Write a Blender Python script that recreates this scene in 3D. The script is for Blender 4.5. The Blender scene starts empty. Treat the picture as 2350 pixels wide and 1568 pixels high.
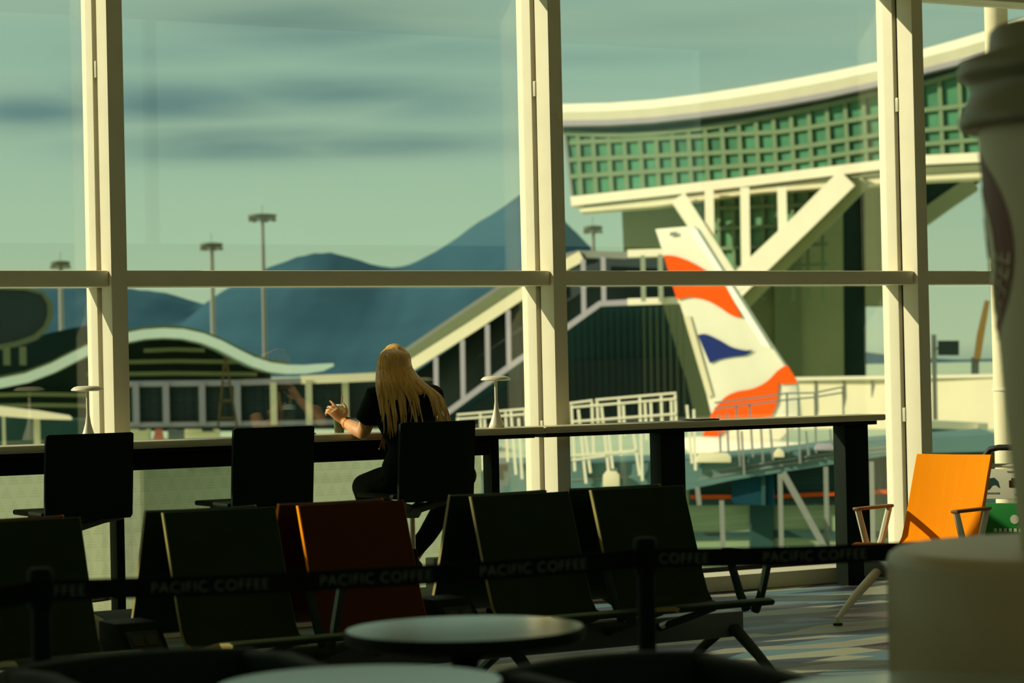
import bpy, bmesh, math, random
from mathutils import Vector as V, Matrix
random.seed(7)
sc = bpy.context.scene
COL = sc.collection
PI = math.pi
sin, cos, rad = math.sin, math.cos, math.radians

# ------------------------------------------------------------------ camera and measuring helpers
H = 1.4                                   # eye height above the lounge floor
FPX = 85 / 36 * 2350                      # focal length in pixels of the 2350 px frame
PITCH, ROLL = math.atan(54 / FPX), math.atan(.022)
CAM = V((0, 0, H))
_fw = V((0, cos(PITCH), sin(PITCH)))
_r0 = V((1, 0, 0)); _u0 = _r0.cross(_fw)
_cr = _r0 * cos(ROLL) - _u0 * sin(ROLL)
_cu = _r0 * sin(ROLL) + _u0 * cos(ROLL)

def ray(px, py): return _fw * FPX + _cr * (px - 1175) + _cu * (784 - py)
def at(px, py, Y):                        # point seen at a pixel, Y metres in front of the eye
    r = ray(px, py); return CAM + r * (Y / r.y)
WA = rad(30)                              # the window wall runs away to the right at 30 degrees
WD = V((cos(WA), sin(WA), 0)); WN = V((sin(WA), -cos(WA), 0)); W0 = V((0, 14.27, 0))
def W(s, t, z=0): return W0 + WD * s + WN * t + V((0, 0, z))
def on_t(px, py, t):                      # point on the vertical plane t metres inside the glass
    r = ray(px, py); k = ((W0 + WN * t) - CAM).dot(WN) / r.dot(WN); return CAM + r * k
def s_of(p): return (p - W0).dot(WD)
def t_of(p): return (p - W0).dot(WN)
def on_z(px, py, z):
    r = ray(px, py); return CAM + r * ((z - H) / r.z)

# ------------------------------------------------------------------ materials
def lin(c):
    c = c / 255
    return c / 12.92 if c <= .04045 else ((c + .055) / 1.055) ** 2.4
def rgb(c): return (lin(c[0]), lin(c[1]), lin(c[2]), 1)
def sh(nt, kind, **kw):
    n = nt.nodes.new(kind)
    for k, v in kw.items(): setattr(n, k, v)
    return n
def mat(name, c, rough=.5, metal=0, var=.08, scale=6, spec=.5, stretch=None, sheen=0, trans=0):
    m = bpy.data.materials.new(name); m.use_nodes = True
    nt = m.node_tree; b = nt.nodes['Principled BSDF']
    b.inputs['Roughness'].default_value = rough; b.inputs['Metallic'].default_value = metal
    b.inputs['Specular IOR Level'].default_value = spec
    if sheen: b.inputs['Sheen Weight'].default_value = sheen
    base = rgb(c)
    tc = sh(nt, 'ShaderNodeTexCoord'); nz = sh(nt, 'ShaderNodeTexNoise')
    nz.inputs['Scale'].default_value = scale; nz.inputs['Detail'].default_value = 3
    if stretch:
        mp = sh(nt, 'ShaderNodeMapping'); mp.inputs['Scale'].default_value = stretch
        nt.links.new(tc.outputs['Object'], mp.inputs[0]); nt.links.new(mp.outputs[0], nz.inputs['Vector'])
    else: nt.links.new(tc.outputs['Object'], nz.inputs['Vector'])
    rp = sh(nt, 'ShaderNodeValToRGB')
    rp.color_ramp.elements[0].position = .3; rp.color_ramp.elements[1].position = .7
    rp.color_ramp.elements[0].color = tuple(min(1, x * (1 - var)) for x in base[:3]) + (1,)
    rp.color_ramp.elements[1].color = tuple(min(1, x * (1 + var)) for x in base[:3]) + (1,)
    nt.links.new(nz.outputs['Fac'], rp.inputs[0]); nt.links.new(rp.outputs[0], b.inputs['Base Color'])
    if trans:
        tr = sh(nt, 'ShaderNodeBsdfTranslucent'); mx = sh(nt, 'ShaderNodeMixShader'); mx.inputs[0].default_value = trans
        nt.links.new(rp.outputs[0], tr.inputs[0]); nt.links.new(b.outputs[0], mx.inputs[1]); nt.links.new(tr.outputs[0], mx.inputs[2])
        nt.links.new(mx.outputs[0], nt.nodes['Material Output'].inputs[0])
    return m

def glass_mat(name, tint, f0=.06, f1=1.0, rough=0):
    m = bpy.data.materials.new(name); m.use_nodes = True; nt = m.node_tree
    nt.nodes.remove(nt.nodes['Principled BSDF'])
    g = sh(nt, 'ShaderNodeNewGeometry'); d = sh(nt, 'ShaderNodeVectorMath', operation='DOT_PRODUCT')
    nt.links.new(g.outputs['Incoming'], d.inputs[0]); nt.links.new(g.outputs['Normal'], d.inputs[1])
    a = sh(nt, 'ShaderNodeMath', operation='ABSOLUTE'); nt.links.new(d.outputs['Value'], a.inputs[0])
    i = sh(nt, 'ShaderNodeMath', operation='SUBTRACT'); i.inputs[0].default_value = 1; nt.links.new(a.outputs[0], i.inputs[1])
    p = sh(nt, 'ShaderNodeMath', operation='POWER'); p.inputs[1].default_value = 5; nt.links.new(i.outputs[0], p.inputs[0])
    f = sh(nt, 'ShaderNodeMath', operation='MULTIPLY_ADD'); f.inputs[1].default_value = f1; f.inputs[2].default_value = f0
    nt.links.new(p.outputs[0], f.inputs[0])
    t = sh(nt, 'ShaderNodeBsdfTransparent'); t.inputs[0].default_value = rgb(tint)
    gl = sh(nt, 'ShaderNodeBsdfGlossy'); gl.inputs['Roughness'].default_value = rough
    mx = sh(nt, 'ShaderNodeMixShader'); nt.links.new(f.outputs[0], mx.inputs[0])
    nt.links.new(t.outputs[0], mx.inputs[1]); nt.links.new(gl.outputs[0], mx.inputs[2])
    nt.links.new(mx.outputs[0], nt.nodes['Material Output'].inputs[0])
    return m

M = {}
def mk(key, *a, **k): M[key] = mat(key, *a, **k)
# inside
mk('window_paint', (226, 217, 188), .45, var=.03)
mk('dark_seal', (30, 32, 26), .7)
mk('ceiling_paint', (216, 190, 140), .8)
mk('room_wall', (150, 126, 88), .85)
mk('counter_laminate', (196, 184, 150), .38, var=.1, scale=3, stretch=(1, 12, 12))
mk('black_metal', (13, 25, 13), .65, spec=.1)
mk('dark_metal', (40, 54, 42), .65, spec=.1)
mk('chair_black', (16, 27, 12), .65, spec=.1)
mk('grey_mechanism', (88, 94, 84), .45)
mk('chrome', (190, 186, 170), .18, metal=1, var=.02)
mk('aluminium', (206, 200, 172), .4, var=.03)
mk('shell_green', (31, 45, 17), .65, spec=.1, var=.1)
mk('shell_orange_shaded', (74, 34, 2), .65, spec=.1, var=.06)  # orange shells of the bench, darkened in colour to stand in for shade
mk('edge_sunlit_tan', (142, 130, 70), .5, var=.04)  # sunlit tone of the green shells' edges, put into the colour
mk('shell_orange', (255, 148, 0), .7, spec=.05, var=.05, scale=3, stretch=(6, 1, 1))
mk('beam_grey', (84, 92, 84), .42)
mk('armrest_black', (24, 26, 20), .65, spec=.1)
mk('armrest_tan', (120, 74, 34), .4)
mk('seat_pad_brown', (70, 34, 12), .6)
mk('lamp_white', (232, 224, 200), .4, var=.02)
mk('table_top_pale', (150, 158, 136), .16, var=.05)
mk('table_edge', (16, 26, 20), .65, spec=.1)
mk('drum_white', (186, 168, 124), .4, var=.03)
mk('cup_paper', (214, 208, 172), .5, var=.03)
mk('cup_lid', (140, 136, 106), .4, var=.03)
mk('label_brown', (112, 40, 22), .5, var=.05)
mk('label_cream', (236, 232, 196), .5, var=.04)
mk('label_green', (70, 92, 70), .5)
mk('belt_black', (9, 17, 11), .65, spec=.1)
mk('belt_letter', (92, 102, 80), .7, var=.02)
mk('post_black', (9, 19, 17), .65, spec=.1)
mk('armchair_dark', (22, 34, 20), .65, spec=.1)
mk('armchair_brown', (58, 34, 16), .65, spec=.1)
mk('skin', (222, 160, 106), .5, var=.06, scale=14)
mk('shirt_black', (13, 24, 18), .9, spec=.15)
mk('trouser_black', (9, 17, 10), .9, spec=.15)
mk('shoe', (30, 30, 28), .6)
mk('hair', (214, 164, 78), .4, var=.45, scale=5, stretch=(60, 6, 2))
mk('watch_strap', (220, 140, 40), .5)
mk('watch_face', (20, 26, 28), .2)
mk('matcha', (92, 104, 40), .35, var=.2, scale=20)
mk('straw', (190, 130, 40), .4)
mk('device_dark', (40, 46, 44), .3)
mk('trolley_white', (206, 206, 180), .45)
mk('trolley_green', (10, 122, 42), .45)
mk('rubber', (18, 20, 19), .6)
# outside
mk('ext_white', (232, 222, 196), .8, spec=.12, var=.03, scale=.3)
mk('ext_cream', (226, 214, 180), .8, spec=.12, var=.05, scale=.3)
mk('ext_grey', (128, 130, 122), .8, spec=.12, var=.05, scale=.3)
mk('ext_lilac', (158, 152, 158), .8, spec=.12, var=.03, scale=.3)
mk('ext_olive', (150, 152, 112), .8, spec=.12, var=.07, scale=.15)
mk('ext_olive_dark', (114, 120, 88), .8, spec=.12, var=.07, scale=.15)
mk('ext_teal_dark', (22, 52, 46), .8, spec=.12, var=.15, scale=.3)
mk('ext_slate', (44, 76, 72), .8, spec=.12, var=.1, scale=.3)
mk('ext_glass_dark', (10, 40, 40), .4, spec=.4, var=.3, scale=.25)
mk('ext_stair_glass', (104, 150, 112), .8, spec=.12, var=.15, scale=.12)
mk('facade_green', (76, 130, 98), .8, spec=.12, var=.35, scale=.12)
mk('facade_bar', (116, 134, 102), .8, spec=.12, var=.05, scale=.3)
mk('roof_pale', (196, 214, 200), .8, spec=.12, var=.04, scale=.1)
mk('roof_edge', (70, 84, 46), .8, spec=.12)
mk('jet_roof', (92, 122, 118), .8, spec=.12, var=.08, scale=.4)
mk('jet_door', (6, 58, 72), .8, spec=.12)
mk('jet_panel', (138, 156, 122), .8, spec=.12, var=.06, scale=.5)
mk('stripe_orange', (214, 84, 24), .8, spec=.12)
mk('tail_white', (238, 230, 206), .8, spec=.12, var=.02, scale=.3)
mk('tail_red', (246, 88, 0), .8, spec=.12, var=.03, scale=.3)
mk('leading_edge', (254, 250, 238), .8, spec=.12, var=.02)
mk('rim_olive', (104, 112, 84), .8, spec=.1)
mk('tower_brown', (92, 80, 48), .8, spec=.1)
mk('tail_blue', (30, 48, 112), .8, spec=.12, var=.03, scale=.3)
mk('mountain', (58, 92, 106), .95, var=.1, scale=.004, spec=0)  # blue of the distance haze is put into the base colour
mk('apron', (176, 190, 160), .8, spec=.12, var=.12, scale=.03)
mk('mast_grey', (150, 146, 136), .6, var=.02)
mk('mast_head', (96, 96, 66), .7)
mk('vehicle_cream', (226, 214, 160), .5)
mk('vehicle_red', (255, 130, 96), .5)
mk('sign_dark', (26, 48, 40), .5)
mk('crane_orange', (206, 150, 74), .6)
M['window_glass'] = glass_mat('window_glass', (247, 251, 246))
M['cup_clear'] = glass_mat('cup_clear', (222, 228, 206), .08, .5, .05)

def wet(m, f):
    pass
# frosted privacy panel with a triangle pattern
def film_mat():
    m = mat('frosted_film', (214, 218, 200), .6, var=.04, trans=.62)
    nt = m.node_tree
    tc = [n for n in nt.nodes if n.type == 'TEX_COORD'][0]
    sep = sh(nt, 'ShaderNodeSeparateXYZ'); nt.links.new(tc.outputs['Object'], sep.inputs[0])
    def mth(op, a, b=None):
        n = sh(nt, 'ShaderNodeMath', operation=op)
        for k, v in enumerate((a, b)):
            if v is None: continue
            if isinstance(v, (int, float)): n.inputs[k].default_value = v
            else: nt.links.new(v, n.inputs[k])
        return n.outputs[0]
    z = mth('DIVIDE', sep.outputs['Z'], .07); row = mth('FLOOR', z); fz = mth('FRACT', z)
    x = mth('ADD', mth('DIVIDE', sep.outputs['X'], .075), mth('MULTIPLY', row, .5))
    tri = mth('ABSOLUTE', mth('SUBTRACT', mth('FRACT', x), .5))          # 0 at centre, .5 at the edge
    inside = mth('LESS_THAN', tri, mth('MULTIPLY', mth('SUBTRACT', 1, fz), .46))
    lines = mth('GREATER_THAN', mth('FRACT', mth('MULTIPLY', fz, 5)), .45)
    fac = mth('MULTIPLY', mth('MULTIPLY', inside, lines), .45)
    rp = [n for n in nt.nodes if n.type == 'VALTORGB'][0]
    mx = sh(nt, 'ShaderNodeMixRGB'); nt.links.new(fac, mx.inputs[0]); nt.links.new(rp.outputs[0], mx.inputs[1])
    mx.inputs[2].default_value = rgb((184, 196, 166))
    b = nt.nodes['Principled BSDF']; nt.links.new(mx.outputs[0], b.inputs['Base Color'])
    tr = [n for n in nt.nodes if n.type == 'BSDF_TRANSLUCENT'][0]; nt.links.new(mx.outputs[0], tr.inputs[0])
    old = nt.nodes['Material Output'].inputs[0].links[0].from_socket
    tp = sh(nt, 'ShaderNodeBsdfTransparent'); tp.inputs[0].default_value = rgb((232, 236, 222)); m2 = sh(nt, 'ShaderNodeMixShader'); m2.inputs[0].default_value = .3
    nt.links.new(old, m2.inputs[1]); nt.links.new(tp.outputs[0], m2.inputs[2]); nt.links.new(m2.outputs[0], nt.nodes['Material Output'].inputs[0])
    return m
M['frosted_film'] = film_mat()
def carpet_mat():
    m = mat('carpet', (84, 88, 84), .5, spec=.34)
    nt = m.node_tree; tc = [n for n in nt.nodes if n.type == 'TEX_COORD'][0]
    mp = sh(nt, 'ShaderNodeMapping'); mp.inputs['Scale'].default_value = (.7, 3.0, 1)
    nt.links.new(tc.outputs['Object'], mp.inputs[0])
    v = sh(nt, 'ShaderNodeTexVoronoi'); v.inputs['Scale'].default_value = 2.2; nt.links.new(mp.outputs[0], v.inputs['Vector'])
    rp = sh(nt, 'ShaderNodeValToRGB'); e = rp.color_ramp; e.interpolation = 'CONSTANT'
    cols = [(44, 50, 70), (140, 138, 118), (86, 116, 124), (84, 68, 62), (150, 152, 126), (34, 40, 54)]
    e.elements[0].color = rgb(cols[0]); e.elements[1].position = .2; e.elements[1].color = rgb(cols[1])
    for k in range(2, 6):
        q = e.elements.new(.2 + .16 * (k - 1)); q.color = rgb(cols[k])
    sp = sh(nt, 'ShaderNodeSeparateXYZ'); nt.links.new(v.outputs['Color'], sp.inputs[0])
    nt.links.new(sp.outputs[0], rp.inputs[0])
    nt.links.new(rp.outputs[0], nt.nodes['Principled BSDF'].inputs['Base Color'])
    return m
M['carpet'] = carpet_mat()

# ------------------------------------------------------------------ mesh helpers
ROOT = {}                                 # world matrix of every thing, for its parts
def root_m(o):
    while o is not None:
        if o.name in ROOT: return ROOT[o.name]
        o = o.parent
    return Matrix.Identity(4)
def frame(loc, rz=0): return Matrix.Translation(V(loc)) @ Matrix.Rotation(rz, 4, 'Z')

class MB:
    def __init__(s): s.v = []; s.f = []
    def add(s, vs, fs, Mx=None):
        b = len(s.v); s.v += [(Mx @ V(p)) if Mx else V(p) for p in vs]; s.f += [tuple(b + i for i in f) for f in fs]; return s
    def box(s, x0, x1, y0, y1, z0, z1, Mx=None):
        vs = [(x, y, z) for z in (z0, z1) for y in (y0, y1) for x in (x0, x1)]
        return s.add(vs, [(0, 2, 3, 1), (4, 5, 7, 6), (0, 1, 5, 4), (2, 6, 7, 3), (0, 4, 6, 2), (1, 3, 7, 5)], Mx)
    def prism(s, poly, vec, Mx=None):
        n = len(poly); a = [V(p) for p in poly]; b = [p + V(vec) for p in a]
        return s.add(a + b, [tuple(range(n)), tuple(range(2 * n - 1, n - 1, -1))] + [(i, (i + 1) % n, n + (i + 1) % n, n + i) for i in range(n)], Mx)
    def loft(s, rings, closed=True, cap=True, Mx=None):
        n = len(rings[0]); vs = [p for r in rings for p in r]; fs = []
        for k in range(len(rings) - 1):
            for i in range(n if closed else n - 1):
                j = (i + 1) % n
                fs.append((k * n + i, k * n + j, (k + 1) * n + j, (k + 1) * n + i))
        if cap and closed: fs += [tuple(range(n - 1, -1, -1)), tuple((len(rings) - 1) * n + i for i in range(n))]
        return s.add(vs, fs, Mx)
    def tube(s, pts, r, n=10, Mx=None, flat=1.0, up=None):
        pts = [V(p) for p in pts]; rs = r if isinstance(r, (list, tuple)) else [r] * len(pts); rings = []
        prev = None
        for i, p in enumerate(pts):
            d = (pts[min(i + 1, len(pts) - 1)] - pts[max(i - 1, 0)]).normalized()
            ref = V(up) if up else (prev if prev is not None else (V((0, 0, 1)) if abs(d.z) < .9 else V((0, 1, 0))))
            a = d.cross(ref)
            if a.length < 1e-5: a = d.cross(V((1, .3, .2)))
            a.normalize(); b = a.cross(d).normalized(); prev = b
            rings.append([p + a * (cos(2 * PI * k / n) * rs[i]) + b * (sin(2 * PI * k / n) * rs[i] * flat) for k in range(n)])
        return s.loft(rings, Mx=Mx)
    def lathe(s, prof, n=32, Mx=None):
        return s.loft([[V((r * cos(2 * PI * k / n), r * sin(2 * PI * k / n), z)) for k in range(n)] for r, z in prof], Mx=Mx)
    def ball(s, c, rx, ry, rz, n=16, m=10, Mx=None):
        c = V(c); rings = []
        for j in range(m + 1):
            a = PI * (j + .02) / (m + .04) - PI / 2
            rings.append([c + V((rx * cos(a) * cos(2 * PI * k / n), ry * cos(a) * sin(2 * PI * k / n), rz * sin(a))) for k in range(n)])
        return s.loft(rings, Mx=Mx)
    def build(s, name, m, parent=None, local=False, bevel=0, seg=2, smooth=True, angle=40, remesh=0, relax=0):
        me = bpy.data.meshes.new(name); bm = bmesh.new()
        inv = None if local else root_m(parent).inverted() if parent else None
        vs = [bm.verts.new(inv @ p if inv else p) for p in s.v]
        for f in s.f:
            try: bm.faces.new([vs[i] for i in f])
            except ValueError: pass
        if not remesh: bmesh.ops.remove_doubles(bm, verts=bm.verts, dist=1e-5)
        bmesh.ops.recalc_face_normals(bm, faces=bm.faces)
        if bevel:
            es = [e for e in bm.edges if len(e.link_faces) == 2 and e.calc_face_angle(0) > rad(30)]
            bmesh.ops.bevel(bm, geom=es, offset=bevel, segments=seg, profile=.6, affect='EDGES', clamp_overlap=True)
        if smooth:
            for f in bm.faces: f.smooth = True
            if not remesh:
                for e in bm.edges:
                    if len(e.link_faces) == 2 and e.calc_face_angle(0) > rad(angle): e.smooth = False
        bm.to_mesh(me); bm.free(); me.materials.append(m)
        o = bpy.data.objects.new(name, me); COL.objects.link(o)
        if remesh:
            r = o.modifiers.new('r', 'REMESH'); r.mode = 'VOXEL'; r.voxel_size = remesh; r.use_smooth_shade = True
            if relax:
                q = o.modifiers.new('q', 'SMOOTH'); q.iterations = relax; q.factor = .5
            dg = bpy.context.evaluated_depsgraph_get(); dg.update()
            nm = bpy.data.meshes.new_from_object(o.evaluated_get(dg)); o.modifiers.clear()
            old = o.data; o.data = nm; bpy.data.meshes.remove(old); nm.name = name
            if not nm.materials: nm.materials.append(m)
            for p in nm.polygons: p.use_smooth = True
        if parent: o.parent = parent
        elif not local: pass
        return o

def tag(o, label=None, cat=None, group=None, kind=None):
    if label: o['label'] = label
    if cat: o['category'] = cat
    if group: o['group'] = group
    if kind: o['kind'] = kind
    return o
def thing(name, label, cat, Mx=None, group=None, kind=None):
    Mx = Mx or Matrix.Identity(4)
    o = bpy.data.objects.new(name, None); COL.objects.link(o); o.empty_display_size = .1
    o.matrix_world = Mx; ROOT[o.name] = Mx.copy()
    return tag(o, label, cat, group, kind)
def kids(o): return [c for c in bpy.data.objects if c.parent == o]
def copy_tree(o, parent=None):
    c = o.copy(); COL.objects.link(c)
    if parent: c.parent = parent
    for ch in kids(o): copy_tree(ch, c)
    return c
def base_of(px, py, Y): return frame(at(px, py, Y))
def away(pts, depth):                      # a building runs back from the face it shows
    x = sum(p[0] for p in pts) / len(pts); r = ray(x, 838); return V((r.x / r.y * depth, depth, 0))
def sheet(mb, pts, Y, depth=1.0):          # an outline at its real distance with real thickness
    f = Y if callable(Y) else (lambda x: Y)
    return mb.prism([at(x, y, f(x)) for x, y in pts], away(pts, depth))
def strip(mb, pts, w, Y, depth=.6):        # a beam of w pixels' height along a polyline
    up, dn = [], []
    for i, (x, y) in enumerate(pts):
        x0, y0 = pts[max(i - 1, 0)]; x1, y1 = pts[min(i + 1, len(pts) - 1)]
        L = math.hypot(x1 - x0, y1 - y0); nx, ny = -(y1 - y0) / L, (x1 - x0) / L
        ww = w[i] if isinstance(w, (list, tuple)) else w
        up.append((x + nx * ww / 2, y + ny * ww / 2)); dn.append((x - nx * ww / 2, y - ny * ww / 2))
    f = Y if callable(Y) else (lambda x: Y)
    rings = []; dv = away(pts, depth)
    for (ax, ay), (bx, by) in zip(up, dn):
        A, B = at(ax, ay, f(ax)), at(bx, by, f(bx)); d = dv
        rings.append([A, B, B + d, A + d])
    return mb.loft(rings)
def text_mesh(body, size, extrude=.0006):
    cu = bpy.data.curves.new('t', 'FONT'); cu.body = body; cu.size = size; cu.extrude = extrude; cu.space_character = 1.1; cu.offset = -size * .012
    o = bpy.data.objects.new('t', cu); COL.objects.link(o)
    dg = bpy.context.evaluated_depsgraph_get(); me = bpy.data.meshes.new_from_object(o.evaluated_get(dg))
    vs = [v.co.copy() for v in me.vertices]; fs = [tuple(p.vertices) for p in me.polygons]
    bpy.data.objects.remove(o); bpy.data.curves.remove(cu); bpy.data.meshes.remove(me)
    return vs, fs
# ------------------------------------------------------------------ THE SETTING: lounge shell and window wall
def wall_m(s, t, z=0): return Matrix.Translation(W(s, t, z)) @ Matrix.Rotation(WA, 4, 'Z')   # local x along the wall, y towards the window
WM = wall_m(0, 0)
EDGE = [s_of(on_t(x, y, .28)) for x, y in ((288, 632), (1300, 632), (2128, 632))]
S = (EDGE[2] - EDGE[0]) / 2; S0 = EDGE[1] - .045
print('bay', S, [EDGE[1] - EDGE[0], EDGE[2] - EDGE[1]])
SMIN, SMAX, TOP, DEEP = S0 - 13 * S, S0 + 4 * S, 5.5, 14.0
def struct(name, mb, m, label, **k):
    o = mb.build(name, m, **k); return tag(o, label, None, None, 'structure')
def wbox(mb, s0, s1, t0, t1, z0, z1): return mb.box(s0, s1, -t1, -t0, z0, z1, WM)
def place(o, Mx):                          # shift a mesh's origin to Mx (its vertices stay put in the world)
    o.data.transform(Mx.inverted()); o.matrix_world = Mx; return o

fl = struct('floor', wbox(MB(), SMIN, SMAX, .0, DEEP, -.12, 0), M['carpet'], 'patterned blue grey airport carpet floor')
place(fl, WM)
struct('ceiling', wbox(MB(), SMIN, SMAX, 0, DEEP, TOP, TOP + .2), M['ceiling_paint'], 'high ceiling above the departure lounge')
struct('wall_back', wbox(MB(), SMIN, SMAX, DEEP, DEEP + .2, -.12, 2.9), M['room_wall'], 'dark back wall of the lounge behind the viewer')
struct('wall_left', wbox(MB(), SMIN - .2, SMIN, 0, DEEP, -.12, TOP), M['room_wall'], 'dark side wall of the lounge, far end')
struct('wall_right', wbox(MB(), SMAX, SMAX + .2, 0, DEEP, -.12, TOP), M['room_wall'], 'dark side wall of the lounge, near end')
for k in range(6):                          # unseen back glazing, added to raise the room's fill light
    a, b = SMIN + (SMAX - SMIN) * k / 6, SMIN + (SMAX - SMIN) * (k + 1) / 6
    w = thing('window_%d' % (k + 30), 'added unseen window high behind the viewer, for fill light', None, wall_m(a, DEEP + .1), kind='structure')
    MB().box(.06, b - a - .06, -.006, .006, 2.9, TOP).build('pane', M['window_glass'], w, True)
    MB().box(-.06, .06, -.08, .08, 2.9, TOP).build('mullion', M['window_paint'], w, True)
TRZ = [(1.859, 1.947), (3.72, 3.808)]
for k in range(-13, 5):
    s = S0 + k * S
    if k > -13:
        t = thing('trim_%d' % (k + 13), 'cream vertical window mullion', None, wall_m(s, 0), kind='structure')
        MB().box(-.045, .045, -.28, -.13, 0, TOP).build('mullion', M['window_paint'], t, True, bevel=.004)
        MB().box(-.03, .03, -.13, -.10, 0, TOP).build('groove', M['dark_seal'], t, True)
        MB().box(-.06, .06, -.10, .06, 0, TOP).build('frame', M['window_paint'], t, True, bevel=.003)
        for z in (2.98, .98):
            b = MB().box(-.052, -.034, -.13, -.09, z, z + .09); b.build('bracket', M['aluminium'], t, True, bevel=.003)
        if k == 0: MB().box(.0, .03, -.292, -.275, 2.83, 2.87).build('sensor', M['window_paint'], t, True, bevel=.003)
    if k < 4:
        w = thing('window_%d' % (k + 14), 'tall floor to ceiling window bay looking onto the apron', None, wall_m(s, 0), kind='structure')
        zs = [.10] + [z for a in TRZ for z in a] + [TOP]
        for q in range(0, len(zs), 2):
            MB().box(.055, S - .055, -.006, .006, zs[q], zs[q + 1]).build('pane', M['window_glass'], w, True)
            if q + 2 < len(zs):
                a, b2 = zs[q + 1], zs[q + 2]
                MB().box(.06, S - .06, -.13, .03, a + .004, b2 - .004).build('transom', M['window_paint'], w, True, bevel=.003)
                MB().box(.0451, S - .0451, -.245, -.1301, a, b2).build('transom_cap', M['window_paint'], w, True, bevel=.012)
        MB().box(.055, S - .055, -.02, .02, .09, .12).build('seal', M['dark_seal'], w, True)
        MB().box(.0, S, -.30, .12, .001, .095).build('sill', M['window_paint'], w, True, bevel=.006)

# ------------------------------------------------------------------ COUNTERS along the window
CT = 1.047
def counter_span(pxa, pxb):               # s of the counter's front top edge at these pixel columns
    return [s_of(on_t(x, 1000 - (x - 1000) * .037, .60)) for x in (pxa, pxb)]
sA, sB = counter_span(1252, 2034)
sL = SMIN + 14
def counter(name, label, s0, s1, legs, apron):
    t = thing(name, label, 'counter', wall_m(s0, .35))
    L = s1 - s0
    MB().box(0, L, -.25, .03, CT - .038, CT).build('worktop', M['counter_laminate'], t, True, bevel=.012, seg=3)
    MB().box(.02, L - .05, -.22, .0, CT - .062, CT - .0385).build('sub_frame', M['black_metal'], t, True)
    if apron: MB().box(.02, L - .32, -.17, -.11, CT - .15, CT - .0625).build('apron', M['black_metal'], t, True, bevel=.003)
    for x, w, dp in legs:
        MB().box(x - s0 - w / 2, x - s0 + w / 2, -.16, -.16 + dp, 0, CT - .0625).build('leg', M['black_metal'], t, True, bevel=.004)
    return t
def leg_s(px, tt=.5): return s_of(on_t(px, 1060, tt))
cl = counter('window_counter', 'long pale counter with black apron along the window where the woman sits', sL, sA - .004,
             [(leg_s(1135), .05, .1), (leg_s(272), .045, .1), (leg_s(272) - 2.6, .045, .1)], True)
cr2 = counter('window_counter', 'shorter pale counter on two wide black panel legs, beyond the woman', sA, sB,
              [(leg_s(1543), .17, .12), (leg_s(1965), .18, .12)], False)
# frosted panel standing behind the counter
p0, p1 = sL, s_of(on_t(1100, 1100, .34))
pn = thing('privacy_panel', 'frosted pale green panel with triangle pattern under the long counter', 'panel', wall_m(p0, .36))
MB().box(0, p1 - p0, -.006, .006, .16, CT - .07).build('sheet', M['frosted_film'], pn, True)
MB().box(0, p1 - p0, -.02, .02, .0, .16).build('base_rail', M['window_paint'], pn, True, bevel=.004)
MB().prism([(p1 - p0, -.02, .1), (p1 - p0 + .02, -.02, .1), (p1 - p0 + .06, -.02, CT - .08), (p1 - p0 + .045, -.02, CT - .08)], (0, .02, 0)).build('end_trim', M['window_paint'], pn, True)
o = tag(MB().box(-.07, .07, -.05, .05, 0, .34).build('floor_box', M['ext_grey'], local=True, bevel=.006), 'small grey floor box by the window, seen below the woman\'s chair', 'box')
o.matrix_world = frame(W(s_of(on_t(1000, 1230, .45)), .50), WA)
# low plinth between the rightmost panel leg and the glass
# ------------------------------------------------------------------ LAMPS on the counter
def make_lamp():
    t = thing('table_lamp', '', 'lamp', Matrix.Identity(4), 'mushroom lamps on the counter')
    MB().lathe([(.001, 0), (.043, 0), (.045, .006), (.040, .02), (.026, .06), (.015, .10), (.0095, .14), (.0085, .15)]).build('lamp_base', M['lamp_white'], t, True)
    MB().lathe([(.0085, .148), (.0085, .272)], 16).build('stem', M['lamp_white'], t, True)
    MB().lathe([(.001, .266), (.05, .266), (.078, .268), (.085, .272), (.083, .277), (.07, .288), (.05, .293), (.001, .294)]).build('lamp_shade', M['lamp_white'], t, True)
    return t
lamp = make_lamp()
for i, (px, py, tt, lb) in enumerate(((1140, 985, .46, 'white mushroom lamp on the counter between the woman and the middle mullion'),
                                      (203, 1008, .46, 'white mushroom lamp on the counter behind the first black bar chair'))):
    o = lamp if i == 0 else copy_tree(lamp)
    p = on_t(px, py, tt); o.matrix_world = frame((p.x, p.y, CT), WA); o['label'] = lb
# small things on the counter
p = on_t(700, 995, .45)
tag(MB().lathe([(.001, 0), (.05, 0), (.062, .006), (.060, .009), (.03, .004), (.001, .004)], 24).build('saucer', M['device_dark'], local=True), 'small dark saucer on the counter beside the second bar chair', 'saucer').matrix_world = frame((p.x, p.y, CT))
p = on_t(1602, 962, .45)
tb = thing('tablet', 'dark flat tablet lying on the shorter counter, its near corner raised', 'tablet', frame((p.x, p.y, CT), WA))
MB().box(-.085, .085, -.10, .09, 0, .009).build('case', M['device_dark'], tb, True, bevel=.003)
MB().box(-.073, .073, -.085, .075, .009, .0105).build('screen', M['watch_face'], tb, True)
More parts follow.
